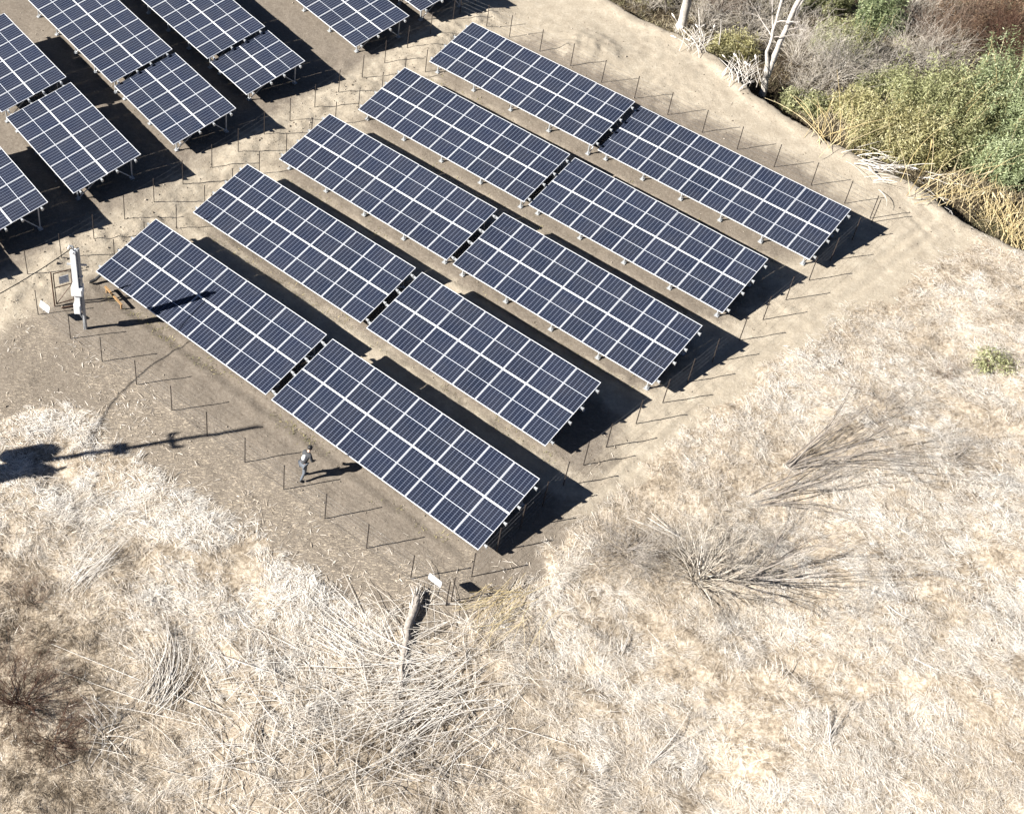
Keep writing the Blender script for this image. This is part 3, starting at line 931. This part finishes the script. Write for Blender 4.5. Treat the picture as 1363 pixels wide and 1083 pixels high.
nodes = [(SK[k], rad[k]) for k in ks]; edges = [(ix[a_], ix[b_]) for a_, b_ in E_]
# hands: palm and five bent fingers on each wrist
for s_, w_ in ((1, 'wrL'), (-1, 'wrR')):
    w0 = Vector(SK[w_]); d = (w0 - Vector(SK['el' + w_[2]])).normalized()
    i0 = len(nodes); nodes.append((tuple(w0 + d * .08), (.036, .02))); edges.append((ix[w_], i0))
    for k_ in range(4):
        off = Vector((0, s_ * (.030 - .020 * k_), 0)); L_ = (.07, .08, .075, .058)[k_]
        p1 = w0 + d * .125 + off; p2 = p1 + d * L_ * .5 + Vector((0, 0, -.012)); p3 = p2 + d * L_ * .35 + Vector((0, 0, -.03))
        j = len(nodes); nodes += [(tuple(p1), .0095), (tuple(p2), .0088), (tuple(p3), .0075)]; edges += [(i0, j), (j, j + 1), (j + 1, j + 2)]
    p1 = w0 + d * .05 + Vector((0, -s_ * .045, .0)); p2 = p1 + d * .05 + Vector((0, -s_ * .015, -.02))
    j = len(nodes); nodes += [(tuple(p1), .011), (tuple(p2), .009)]; edges += [(i0, j), (j, j + 1)]
# nose, ears
j = len(nodes); nodes.append(((.475, 0, 1.565), .014)); edges.append((ix['head1'], j))
for s_ in (-1, 1):
    j = len(nodes); nodes.append(((.36, s_ * .105, 1.58), .016)); edges.append((ix['head1'], j))
body = link('body', skin_mesh('body', nodes, edges, M['skin']), per)
q = MB()
for s_ in (-1, 1):
    q.tube([(.452, s_ * .036, 1.60), (.462, s_ * .036, 1.60)], .012, 8)
q.tube([(.452, -.026, 1.515), (.454, .026, 1.515)], .007, 6); q.build('face_features', M['hair'], per)


def sub_nodes(keys, grow):
    nd = []
    for k in keys:
        r = rad[k]; nd.append((SK[k], tuple(x + grow for x in r) if isinstance(r, tuple) else r + grow))
    return nd, [(keys.index(a_), keys.index(b_)) for a_, b_ in E_ if a_ in keys and b_ in keys]


nd, ed = sub_nodes(['chest', 'waist', 'pelvis', 'neck', 'shL', 'elL', 'wrL', 'shR', 'elR', 'wrR'], .016)
link('jacket', skin_mesh('jacket', nd, ed, M['jacket']), per)
nd, ed = sub_nodes(['pelvis', 'hipL', 'knL', 'anL', 'hipR', 'knR', 'anR'], .013)
link('trousers', skin_mesh('trousers', nd, ed, M['trousers']), per)
bm = bmesh.new(); bmesh.ops.create_icosphere(bm, subdivisions=3, radius=1)
for v in bm.verts:
    c = v.co.copy(); n_ = 1 + .06 * math.sin(9 * c.x + 3 * c.y) * math.cos(7 * c.z)
    v.co = Vector((.345, 0, 1.645)) + Vector((c.x * .112, c.y * .105, c.z * .10)) * n_
bmesh.ops.delete(bm, geom=[v for v in bm.verts if v.co.z < 1.60 and v.co.x > .38], context='VERTS')
me = bpy.data.meshes.new('hair'); bm.to_mesh(me); bm.free(); me.materials.append(M['hair']); link('hair', me, per)
for k_ in ('anL', 'anR'):
    a_ = Vector(SK[k_]); rise = .07 if k_ == 'anR' else 0
    sh = skin_mesh('shoe', [((a_.x - .05, a_.y, a_.z - .035), .045), ((a_.x + .07, a_.y, a_.z - .045 - rise * .6), (.045, .036)), ((a_.x + .18, a_.y, a_.z - .052 - rise), (.04, .028))], [(0, 1), (1, 2)], M['shoe'])
    link('shoe', sh, per)
bk = skin_mesh('backpack', [((-.01, 0, 1.16), (.10, .14)), ((.03, .0, 1.28), (.11, .15)), ((.08, 0, 1.40), (.09, .13))], [(0, 1), (1, 2)], M['vest'])
link('backpack', bk, per)


per.scale = (.92, .92, .92)
# ------------------------------------------------------------------ plants
def rdir(az, el):
    return Vector((math.cos(az) * math.cos(el), math.sin(az) * math.cos(el), math.sin(el)))


def branch(mb, p, d, L, r, depth, n=4, spread=.6, kids=3, droop=.0, wig=.12, tone=.5, tips=None, tj=.2):
    segs = 5 if depth > 0 else 3
    pts = [Vector(p)]; rr = [r]
    d = Vector(d).normalized()
    for i in range(segs):
        d = (d + Vector((random.gauss(0, wig), random.gauss(0, wig), random.gauss(0, wig) - droop))).normalized()
        pts.append(pts[-1] + d * L / segs); rr.append(max(.0025, r * (1 - .75 * (i + 1) / segs)))
    mb.tube(pts, rr, max(3, n), min(1, max(0, tone + random.gauss(0, tj))), cap=False)
    if tips is not None: tips.append((pts[-1], d.copy()))
    if depth > 0:
        for k in range(kids):
            t = random.uniform(.3, 1.0); i = min(segs - 1, int(t * segs))
            q_ = pts[i].lerp(pts[i + 1], t * segs - i)
            dd = (pts[i + 1] - pts[i]).normalized()
            o = dd.orthogonal().normalized(); o = Quaternion(dd, random.uniform(0, 6.28)) @ o
            branch(mb, q_, dd + o * random.uniform(.5, 1.3) * spread, L * random.uniform(.45, .75), rr[i] * .65, depth - 1, n - 1, spread, kids, droop, wig, tone, tips, tj)


def bare_shrub(p, label, stems, L, r, mat, lean=(0, 0), depth=2, kids=4, spread=.7, el=(.5, 1.3), fan=None, name='bare_shrub', cat='bare shrub', group=None, tone=.5, droop=.0, wig=.12):
    root = empty(name, p, label=label, cat=cat, group=group)
    q = MB()
    for i in range(stems):
        az = random.uniform(0, 6.28) if fan is None else random.gauss(fan[0], fan[1])
        d = rdir(az, random.uniform(*el)) + Vector((lean[0], lean[1], 0))
        o = Vector((random.gauss(0, .14), random.gauss(0, .14), -.05))
        branch(q, o, d, L * random.uniform(.6, 1.1), r * random.uniform(.6, 1.1), depth, 5, spread, kids, droop, wig, tone)
    q.build('branches', mat, root)
    return root


def leaf_cloud(centers, radii, per, size, droop=.4, seed=0):
    """small leaf-sized blades through ellipsoid clumps; returns arrays for blades()"""
    P = []; tn = []; az = []; pt = []
    for (c, r_) in zip(centers, radii):
        k = per
        d = RNG.normal(0, 1, (k, 3)); d /= np.linalg.norm(d, axis=1)[:, None]
        rr = RNG.random(k) ** .45
        p = np.array(c) + d * rr[:, None] * np.array(r_)
        P.append(p); tn.append(np.full(k, RNG.normal(.5, .16)) + RNG.normal(0, .16, k)); az.append(np.arctan2(d[:, 1], d[:, 0]) + RNG.normal(0, .8, k)); pt.append(RNG.normal(.1 - droop, .5, k))
    P = np.concatenate(P); n = len(P)
    return P, np.concatenate(az), np.concatenate(pt), RNG.uniform(.6, 1.3, n) * size[0], RNG.uniform(.7, 1.3, n) * size[1], np.clip(np.concatenate(tn), 0, 1)


def leafy(name, p, rx, ry, h, clumps, per, mat, label, cat='bush', size=(.24, .055), stems=9, stem_mat='twigbrown', group=None, droop=.4, lean=(0, 0)):
    root = empty(name, p, label=label, cat=cat, group=group)
    cs = []; rs = []
    q = MB()
    for i in range(clumps):
        t = random.uniform(0, 6.28); r_ = math.sqrt(random.random())
        f = random.random()
        hh = h * (.25 + .75 * f) * math.sqrt(max(.08, 1 - r_ * r_ * .8))
        c = Vector((rx * r_ * math.cos(t) + lean[0] * hh, ry * r_ * math.sin(t) + lean[1] * hh, hh))
        s = random.uniform(.55, 1.15)
        cs.append(c); rs.append((.55 * s, .55 * s, .38 * s))
        if i < stems * 3:
            st = Vector((c.x * .35, c.y * .35, -.1))
            mid = st.lerp(c, .55) + Vector((random.gauss(0, .15), random.gauss(0, .15), .15))
            q.tube([st, mid, c], [.03, .02, .008], 4, random.random())
    P, az, pt, ln, wd, tn = leaf_cloud(cs, rs, per, size, droop)
    q.build('stems', M[stem_mat], root)
    link('foliage', blades('foliage', P, az, pt, ln, wd, tn, mat), root)
    return root


def reeds(name, p, label, nst, L, az, daz, el, mat, cat='reeds', spread=.4, r=(.006, .012), curve=.25, plume=0.0, group=None, sidebend=0.0, wob=.3):
    root = empty(name, p, label=label, cat=cat, group=group)
    q = MB()
    for i in range(nst):
        a = random.gauss(az, daz); e = random.uniform(*el)
        l_ = L * random.uniform(.5, 1.1)
        st = Vector((random.gauss(0, spread), random.gauss(0, spread), random.uniform(0, .15 if nst > 7 else .02)))
        d = rdir(a, e); pts = [st]; n_ = 6; bend = random.gauss(sidebend, wob)
        for k in range(n_):
            a += bend / n_; d = rdir(a, e - curve * (k / n_) * (1 + e))
            nxt = pts[-1] + d * l_ / n_
            gl = gz(p.x + nxt.x, p.y + nxt.y) - p.z + (.012 if nst < 8 else .04 + .02 * (i % 7))
            if nxt.z < gl: nxt.z = gl
            pts.append(nxt)
        rr = random.uniform(*r)
        tn = min(1, max(0, random.gauss(.6, .25)))
        q.tube(pts, [rr, rr, rr, rr * .9, rr * .8, rr * .6, rr * .4], 4, tn, cap=False)
        if random.random() < plume:
            q.tube([pts[-2], pts[-1], pts[-1] + d * .15], [.015, .05, .01], 5, min(1, tn + .2), cap=False)
    q.build('stalks', mat, root)
    return root


def px_az(p0, p1):
    a, b = GP(*p0), GP(*p1)
    return math.atan2(b.y - a.y, b.x - a.x), (b - a).length


# --- bare shrubs in the straw on the right (their shadows comb the grass)
bare_shrub(GP(930, 772), 'widest leafless shrub on the dry grass, a low sprawling tangle of pale twigs', 60, 2.3, .024, M['twigpale'], (-.05, .30), 3, 3, .7, (.15, 1.15), tone=.38, wig=.16)
bare_shrub(GP(1000, 668), 'long dark rods added as shrub shadow streaks just above the widest bare shrub', 11, 4.2, .030, M['twig'], (0, 0), 2, 3, .30, (.08, .55), fan=(SUN_AZ - .03, .16), tone=.22)  # dark rods fanned along the sun's direction to draw shrub shadows
bare_shrub(GP(1050, 622), 'upper sheaf of dark rods added as long shrub shadow streaks on the dry grass', 14, 5.0, .032, M['twig'], (0, 0), 2, 3, .24, (.08, .50), fan=(SUN_AZ + .06, .13), tone=.22)  # second fan of dark rods, added to read as long cast shadows
bare_shrub(GP(985, 772), 'leafless shrub right beside the widest bare shrub, its shadow forking across the grass', 15, 3.2, .034, M['twig'], (.10, .1), 3, 3, .42, (.5, 1.3), tone=.30)
bare_shrub(GP(835, 735), 'low grey twig tangle left of the widest bare shrub', 40, 1.4, .016, M['twig'], (.1, .2), 2, 5, .9, (.1, .9), tone=.5)
a, l = px_az((925, 770), (860, 700))
reeds('fallen_branch', GP(905, 715), 'curved white fallen branch lying over the grey twig tangle', 4, 1.8, px_az((905, 718), (850, 693))[0], .15, (.05, .3), M['reed'], 'branch', .1, (.02, .035), .1)
bare_shrub(GP(1270, 610), 'flattened bare twigs at the right edge of the dry grass', 24, 1.5, .010, M['twig'], (0, 0), 1, 4, .6, (.05, .5), fan=(px_az((1270, 610), (1363, 560))[0], .5), tone=.45)
bare_shrub(GP(1175, 545), 'small grey bramble heap in the dry grass below the sand track', 22, 1.0, .010, M['twig'], (0, 0), 2, 3, .9, (.05, .9), tone=.6)
bare_shrub(GP(1258, 500), 'dark scrubby twigs left of the little green shrub', 14, .7, .008, M['twigbrown'], (0, 0), 2, 3, .9, (.2, 1.1), tone=.4)
leafy('low_shrub', GP(1320, 486), .75, .5, .55, 16, 90, M['leafolive'], 'little olive green shrub alone in the dry grass at the right', 'shrub', (.10, .035), 4)
for (a0, a1, lab, k) in [((855, 1030), (945, 955), 'long pale stick with a white tuft at its upper end, on the dry grass', 3), ((915, 1050), (955, 1010), 'thin dark stick lying below the long pale stick', 1),
                         ((1180, 805), (1215, 850), 'pale bent stick right of the widest bare shrub', 3), ((1215, 870), (1250, 905), 'pale stick in the grass at the lower right', 1),
                         ((1180, 690), (1215, 720), 'white curved stick at the right of the shrub shadows', 2), ((1040, 900), (1060, 880), 'small forked stick in the middle of the dry grass', 2),
                         ((1100, 985), (1115, 930), 'upright looking pale stalk bundle in the dry grass', 5), ((826, 870), (832, 845), 'little white stalk tuft below the grey twig tangle', 6)]:
    az_, l_ = px_az(a0, a1)
    reeds('dry_stick', GP(*a0), lab, k, l_, az_, .06 + .03 * k, (.0, .05), M['reed'], 'stick', .06, (.008, .018), .05, wob=.4)

# --- reed piles at the lower left
a_, l_ = px_az((640, 880), (330, 990))
reeds('reed_pile', GP(600, 900), 'long parallel white reeds fallen to the left below the dead stalk bundle', 170, 4.4, a_, .28, (.0, .07), M['reed'], 'reed pile', 1.2, (.006, .012), .12, wob=.55)
reeds('reed_pile', GP(575, 905), 'tangled grey reed heap around the foot of the dead stalk bundle', 120, 2.6, 0, 2.6, (.0, .16), M['reed'], 'reed pile', 1.5, (.005, .010), .3, wob=.7)
reeds('reed_pile', GP(500, 870), 'fan of white reeds pointing up-left from the reed heap', 30, 2.9, px_az((500, 870), (445, 800))[0], .30, (.0, .10), M['reed'], 'reed pile', .8, (.007, .013), .15)
reeds('reed_pile', GP(205, 935), 'swirl of pale reeds bent in an arc on the left', 60, 2.9, px_az((205, 930), (262, 868))[0], .25, (.02, .14), M['reed'], 'reed pile', .3, (.007, .013), .15, sidebend=.9)
reeds('reed_pile', GP(300, 960), 'three long white canes reaching to the left edge', 3, 6.4, px_az((300, 968), (40, 866))[0], .06, (.0, .03), M['reed'], 'reed pile', .25, (.010, .016), .05, wob=.12)
reeds('reed_pile', GP(100, 780), 'slanting white reed bundle near the left edge above the swirl', 24, 2.6, px_az((100, 780), (165, 720))[0], .16, (.03, .3), M['reed'], 'reed pile', .25, (.006, .012), .15)
reeds('reed_pile', GP(140, 985), 'small white twiggy heap right of the dark bramble', 34, 1.2, 0, 2.6, (.02, .5), M['reed'], 'reed pile', .3, (.006, .011), .3)
reeds('reed_pile', GP(400, 1000), 'sparse bleached reeds strewn along the bottom edge', 260, 2.4, 2.6, 1.3, (.0, .15), M['reed'], 'reed pile', 1.6, (.005, .010), .3)
reeds('reed_pile', GP(690, 800), 'golden flattened reeds at the fence corner', 46, 2.4, px_az((690, 790), (620, 850))[0], .3, (.02, .25), M['reedgold'], 'reed pile', .5, (.006, .011), .2)
reeds('reed_pile', GP(560, 1010), 'dark grey reed litter at the bottom below the reed heap', 110, 2.0, .6, 1.6, (.02, .4), M['twig'], 'reed pile', .9, (.006, .011), .3)  # stalks in the darker grey twig colour
sb = GP(533, 920); az_, l_ = px_az((533, 920), (560, 782))
bundle = empty('dead_trunk', sb, label='broken dead trunk lying from the reed heap up to the fence corner, frayed pale top', cat='dead trunk')
q = MB(); pp = []
for i in range(13):
    t = i / 12; v = Vector((math.cos(az_), math.sin(az_), 0)) * l_ * .93 * t + Vector((random.gauss(0, .02), random.gauss(0, .02), 0)) + Vector((-math.sin(az_), math.cos(az_), 0)) * .16 * math.sin(3.1 * t)
    v.z = gz(sb.x + v.x, sb.y + v.y) - sb.z + .05 + .08 * t; pp.append(v)
q.tube(pp, [.09, .105, .11, .115, .12, .125, .13, .14, .145, .155, .17, .17, .10], 11); q.build('trunk', M['barkmid'], bundle, smooth=True)
q = MB()
for i in range(70):                                   # torn fibres and bark strips along and at the end of the trunk
    t = random.choice((random.uniform(.05, .9), random.uniform(.72, .96), random.uniform(.8, .96))); k = int(t * 12); c = pp[k].lerp(pp[min(12, k + 1)], t * 12 - k)
    an = random.uniform(-.6, 3.7); o = Vector((-math.sin(az_) * math.cos(an), math.cos(az_) * math.cos(an), math.sin(an))) * .12
    d = Vector((math.cos(az_ + random.gauss(0, .22)), math.sin(az_ + random.gauss(0, .22)), random.gauss(.0, .12)))
    L_ = random.uniform(.25, .8); q.tube([c + o, c + o * 1.1 + d * L_ * .5, c + o * 1.3 + d * L_], [.014, .012, .004], 4, random.random(), cap=False)
q.build('fibres', M['reed'], bundle)
bare_shrub(GP(25, 935), 'dark red brown bramble at the lower left edge', 60, 1.7, .013, M['twigred'], (0, 0), 2, 4, .9, (.1, 1.1), tone=.4)
bare_shrub(GP(70, 985), 'second dark bramble heap below the red brown one', 40, 1.2, .011, M['twigred'], (0, 0), 2, 4, .9, (.1, 1.0), tone=.5)
bare_shrub(GP(40, 800), 'brown twiggy weeds on the left edge above the bramble', 30, .9, .009, M['twigbrown'], (0, 0), 2, 3, .9, (.1, 1.0), tone=.5)

# --- low growth covering the bank
def bank_density(x, y):
    k = sdist(x, y, SCRUB) + .5 * fbm(x * .9, y * .9, 5, 3)
    return sst(.05, .5, k) * (.35 + .65 * sst(-.2, .1, fbm(x * .5, y * .5, 1, 3))) * in_view(x, y, 120)


xs, ys = scatter(bank_density, 420000, (4, 48, 62, 100))
n = len(xs); pt_ = fbm(xs * .45, ys * .45, 3, 3)
tn_ = np.clip(RNG.normal(.42, .26, n) + pt_ * 1.2, 0, 1)
me = blades('bank_undergrowth', np.stack([xs, ys, ground(xs, ys) + RNG.uniform(0, .25, n)], 1), RNG.uniform(0, 6.28, n), np.clip(RNG.normal(.7, .45, n), -.1, 1.4), RNG.uniform(.18, .75, n),
            RNG.uniform(.014, .034, n), tn_, M['under'])
tag(link('bank_undergrowth', me), kind='stuff', label='tangled brown and olive undergrowth covering the river bank', cat='undergrowth')

# --- river bank scrub at the upper right
def cane_bush(name, p, rx, ry, h, canes, per, mat, label, lean_az, lean=.6, cane_mat='reedgold', size=(.17, .040), group=None, cat='bush', show=.35, t0=.2):
    """arching canes that lean the same way, leafy over most of their length"""
    root = empty(name, p, label=label, cat=cat, group=group)
    q = MB(); P = []; az = []; pt = []; tn = []
    for i in range(canes):
        t_ = random.uniform(0, 6.28); r_ = math.sqrt(random.random())
        b = Vector((rx * r_ * math.cos(t_), ry * r_ * math.sin(t_), -.2)); b.z = gz(p.x + b.x, p.y + b.y) - p.z - .1
        hh = h * random.uniform(.45, 1.15) * (1 - .35 * r_ * r_); a = lean_az + random.gauss(0, .55); ll = lean * hh * random.uniform(.4, 1.3)
        pts = []
        for k in range(7):
            u = k / 6; pts.append(b + Vector((math.cos(a) * ll * u ** 1.5, math.sin(a) * ll * u ** 1.5, hh * (u - .22 * u ** 3) / .78 * .9)))
        if random.random() < show: q.tube(pts, [.016, .015, .014, .012, .01, .008, .004], 4, random.random(), cap=False)
        ct = random.gauss(.48, .17)
        A = np.array([list(v) for v in pts]); u = RNG.uniform(t0, 1.02, per) * 6; k0 = np.clip(u.astype(int), 0, 5); f = (u - k0)[:, None]
        pos_ = A[k0] * (1 - f) + A[k0 + 1] * f
        pos_ = pos_ + RNG.normal(0, 1, (per, 3)) * (.07 + .15 * RNG.random(per))[:, None]
        P.append(pos_); az.append(a + RNG.normal(0, 1.0, per)); pt.append(RNG.normal(-.15, .6, per)); tn.append(ct + RNG.normal(0, .2, per))
    P = np.concatenate(P); n = len(P)
    q.build('canes', M[cane_mat], root)
    link('foliage', blades('foliage', P, np.concatenate(az), np.concatenate(pt), RNG.uniform(.55, 1.4, n) * size[0], RNG.uniform(.6, 1.3, n) * size[1], np.clip(np.concatenate(tn), 0, 1), mat), root)
    return root


LA = px_az((1150, 210), (1260, 120))[0]
big = [((1165, 198), 1.6, 1.1, 2.6, 95, 'leafyellow', 'yellow green front skirt of bamboo nearest to the bank edge', LA, .9),
       ((1205, 215), 1.7, 1.1, 2.6, 100, 'leafyellow', 'yellow green bamboo right of the front skirt, above the driftwood', LA, .8),
       ((1235, 175), 2.3, 1.6, 4.0, 170, 'leafolive', 'tall olive green bamboo in the middle of the thicket', LA, .7),
       ((1270, 215), 1.9, 1.2, 3.0, 120, 'leafolive', 'olive bamboo in front of the tallest clump', LA, .6),
       ((1315, 185), 2.3, 1.8, 5.3, 190, 'leaf', 'tallest pale green bamboo clump near the right edge', LA, .5),
       ((1330, 240), 1.9, 1.3, 3.0, 120, 'leaf', 'green bush below the tallest bamboo clump', LA, .4),
       ((1395, 215), 2.2, 1.7, 4.6, 120, 'leaf', 'green bush cut off by the right edge of the frame', LA, .4),
       ((1180, 130), 1.7, 1.3, 1.8, 75, 'leafolive', 'olive bush behind the forked pale tree, left of the bamboo', 1.2, .4),
       ((1130, 150), 1.4, 1.0, 1.3, 55, 'leafyellow', 'low yellow olive growth between the forked tree and the golden canes', 1.0, .4),
       ((1070, 145), 1.3, .9, 1.0, 45, 'leafolive', 'low olive undergrowth at the foot of the forked pale tree', 1.0, .3),
       ((1115, 75), 1.8, 1.4, 2.4, 70, 'leafolive', 'green bush right of the forked tree', 1.3, .3),
       ((1165, 45), 1.3, 1.2, 3.4, 75, 'leaf', 'upright green shrub under the top edge', 1.4, .15),
       ((1090, 20), 1.6, 1.4, 2.6, 60, 'leafolive', 'olive bush behind the forked tree at the top edge', 1.3, .2),
       ((975, 75), 1.4, 1.0, 1.5, 50, 'leafyellow', 'thin yellow green undergrowth between the two pale trunks', 1.2, .4),
       ((870, 5), 1.3, .9, 1.3, 36, 'leafyellow', 'thin yellow green growth left of the thick white trunk', 1.2, .4)]
for (pp, rx, ry, h_, cn, mt, lab, la, ln_) in big:
    cane_bush('green_bush', GP(*pp), rx, ry, h_, cn, 190, M[mt], lab, la, ln_, group='green bushes on the river bank')
brown = [((1330, 70), 'dark red brown thicket at the upper right corner', 'twigred', 80, 3.0), ((1240, 60), 'brown thicket between green shrub and upper right corner', 'twigbrown', 80, 2.4),
         ((1380, 20), 'red brown thicket cut by the top right corner', 'twigred', 70, 3.0), ((1205, 25), 'pale tangled thicket under the top edge beyond the green shrub', 'twigpale', 70, 2.4),
         ((865, 12), 'pale thicket left of the thick white trunk', 'twigpale', 60, 1.7), ((935, 40), 'pale bramble right of the thick white trunk', 'twigpale', 60, 1.8), ((955, 15), 'dark bramble behind the pale bramble, between the trunks', 'twigbrown', 60, 2.2),
         ((995, 45), 'pale bramble just left of the forked pale tree', 'twigpale', 70, 2.0), ((1060, 85), 'pale twiggy shrub leaning out from the forked tree', 'twigpale', 60, 2.6), ((1105, 110), 'pale brush in front of the green bush right of the forked tree', 'twigpale', 70, 2.4),
         ((1290, 30), 'tangled brown thicket behind the bamboo', 'twigbrown', 80, 2.6), ((1200, 90), 'pale dead brush between the olive bush and the bamboo', 'twigpale', 40, 2.2), ((1030, 10), 'pale brush behind the forked pale tree at the top edge', 'twigpale', 60, 2.4), ((1145, 105), 'pale grey brush between the green bush and the golden canes', 'twigpale', 60, 2.2), ((1075, 125), 'pale brush at the right foot of the forked tree', 'twigpale', 46, 1.5), ((1235, 95), 'pale brush at the upper edge of the bamboo', 'twigpale', 50, 2.6)]
for (pp, lab, mt, st, L_) in brown:
    bare_shrub(GP(*pp), lab, st, L_, .020, M[mt], (.0, .1), 2, 4, .9, (.15, 1.3), name='thicket', cat='thicket', group='bare thickets on the river bank', tone=.5, wig=.2)
for (pp, lab, mt, n_, c_) in [((1275, 40), 'dry brown leaf crown among the thickets at the upper right', 'leafdry', 26, 2.0), ((1345, 40), 'dry brown leaf crown at the upper right corner', 'leafdry', 30, 2.2), ((830, -12), 'dry brown leaf crown at the top left of the bank', 'leafdry', 24, 1.4)]:
    leafy('dry_bush', GP(*pp), 2.0, 1.5, 2.6, n_, 60, M[mt], lab, 'bush', (.14, .05), 8)
for (pp, tgt, lab, n_, L_, mt) in [((1104, 190), (1165, 120), 'golden canes leaning out of the bank edge beside the olive undergrowth', 38, 4.0, 'reedgold'), ((1140, 205), (1250, 130), 'golden canes in front of the bamboo', 26, 3.8, 'reedgold'), ((1230, 262), (1330, 160), 'long golden canes crossing the front of the green bush', 22, 4.6, 'reedgold'),
                               ((1330, 300), (1355, 240), 'tall straw coloured grass tuft at the right edge below the green bush', 150, 2.0, 'reedgold'), ((1280, 265), (1310, 220), 'straw tuft at the bank edge left of the tall straw grass', 60, 1.6, 'reedgold'), ((1355, 330), (1370, 290), 'pale straw tuft at the right edge beside the dry field', 90, 1.5, 'reedgold'),
                               ((1222, 243), (1285, 275), 'white driftwood canes strewn along the bank edge', 13, 2.0, 'reed'), ((1260, 280), (1230, 255), 'broken pale canes at the end of the bank edge', 24, 1.3, 'reed'), ((1150, 222), (1200, 245), 'grey dead canes lying under the yellow green skirt', 40, 1.6, 'reed'),
                               ((985, 108), (1010, 70), 'pale dry stalks on the bank between the two trunks', 60, 1.7, 'reed'), ((930, 62), (950, 20), 'pale stalks right of the thick white trunk', 50, 1.6, 'reed'),
                               ((1190, 100), (1215, 60), 'white dead branches above the bamboo', 12, 2.4, 'reed')]:
    reeds('cane_tuft', GP(*pp), lab, n_, L_, px_az(pp, tgt)[0], .45, (.1, .8), M[mt], 'canes', .55, (.008, .016), .30, .10, 'cane tufts along the river bank', wob=.4)


def pale_tree(pb_, label, trunks, mat, crown_L, tilt_pts):
    root = empty('bare_tree', pb_, label=label, cat='tree')
    for (pts, r0, r1) in trunks:
        q = MB(); n_ = len(pts)
        pp = []; rr = []
        for i in range(n_ - 1):
            for t in np.linspace(0, 1, 5)[:-1]:
                v = Vector(pts[i]).lerp(Vector(pts[i + 1]), t); v += Vector((random.gauss(0, .025), random.gauss(0, .025), 0)); pp.append(v)
        pp.append(Vector(pts[-1]))
        rr = [r0 + (r1 - r0) * i / (len(pp) - 1) + random.uniform(-.012, .012) for i in range(len(pp))]
        rr[0] *= 1.45; rr[1] *= 1.15
        q.tube(pp, rr, 10); q.build('trunk', mat, root, smooth=True)
        c = MB()
        for k in range(7):
            i = random.randint(len(pp) // 2, len(pp) - 1)
            branch(c, pp[i], rdir(random.uniform(0, 6.28), random.uniform(.3, 1.2)), crown_L * random.uniform(.6, 1), rr[i] * .5, 2, 6, .6, 4, 0, .12, .7)
        c.build('crown', M['twig'], root)
    return root


t0 = GP(1014, 131)
# the fork: image offsets turned into a leaning trunk about the foot
def lean_pt(px, py, z):
    return G(px, py, t0.z + z) - t0
pale_tree(t0, 'forked pale bare tree rooted on the bank edge', [([(0, 0, -.3), lean_pt(1023, 95, 1.5), lean_pt(1038, 55, 3.2), lean_pt(1066, -5, 6.0), lean_pt(1090, -60, 8.6)], .20, .10),
                                                        ([tuple(lean_pt(1020, 103, 1.2)), lean_pt(1022, 70, 2.6), lean_pt(1033, 30, 4.3), lean_pt(1046, -20, 6.4)], .12, .06)], M['bark'], 2.0, None)
t0 = GP(904, 41)
pale_tree(t0, 'thick white bare trunk at the top of the bank', [([(0, 0, -.3), lean_pt(912, 15, 1.3), lean_pt(920, -25, 3.4), lean_pt(930, -90, 6.5)], .30, .20)], M['bark'], 2.4, None)
t0 = GP(890, 18)
pale_tree(t0, 'thin dark stem just left of the thick white trunk', [([(0, 0, -.3), lean_pt(884, -10, 1.6), lean_pt(880, -60, 4.4)], .09, .05)], M['barkdark'], 1.2, None)

# ------------------------------------------------------------------ light
world = bpy.data.worlds.new('World'); scene.world = world; world.use_nodes = True
nt = world.node_tree
bg = nt.nodes['Background']
sky = nt.nodes.new('ShaderNodeTexSky'); sky.sky_type = 'NISHITA'; sky.sun_disc = False
sky.sun_elevation = SUN_EL
sun_from = Vector((-math.cos(SUN_AZ), -math.sin(SUN_AZ), 0))
sky.sun_rotation = math.atan2(sun_from.x, sun_from.y)
sky.air_density = .25; sky.dust_density = .1; sky.ozone_density = 1.0
nt.links.new(sky.outputs[0], bg.inputs[0]); bg.inputs[1].default_value = .05
sd = bpy.data.lights.new('sun', 'SUN'); sd.energy = 5.0; sd.angle = math.radians(.5); sd.color = (1, .965, .91)
so = bpy.data.objects.new('sun', sd); COL.objects.link(so)
ray = Vector((math.cos(SUN_AZ) * math.cos(SUN_EL), math.sin(SUN_AZ) * math.cos(SUN_EL), -math.sin(SUN_EL)))
so.rotation_euler = ray.to_track_quat('-Z', 'Y').to_euler()
so.location = (-30, 0, 40)
scene.view_settings.view_transform = 'Standard'; scene.view_settings.look = 'None'
scene.view_settings.exposure = 1.38; scene.view_settings.gamma = 1
scene.render.engine = 'CYCLES'
scene.cycles.diffuse_bounces = 1
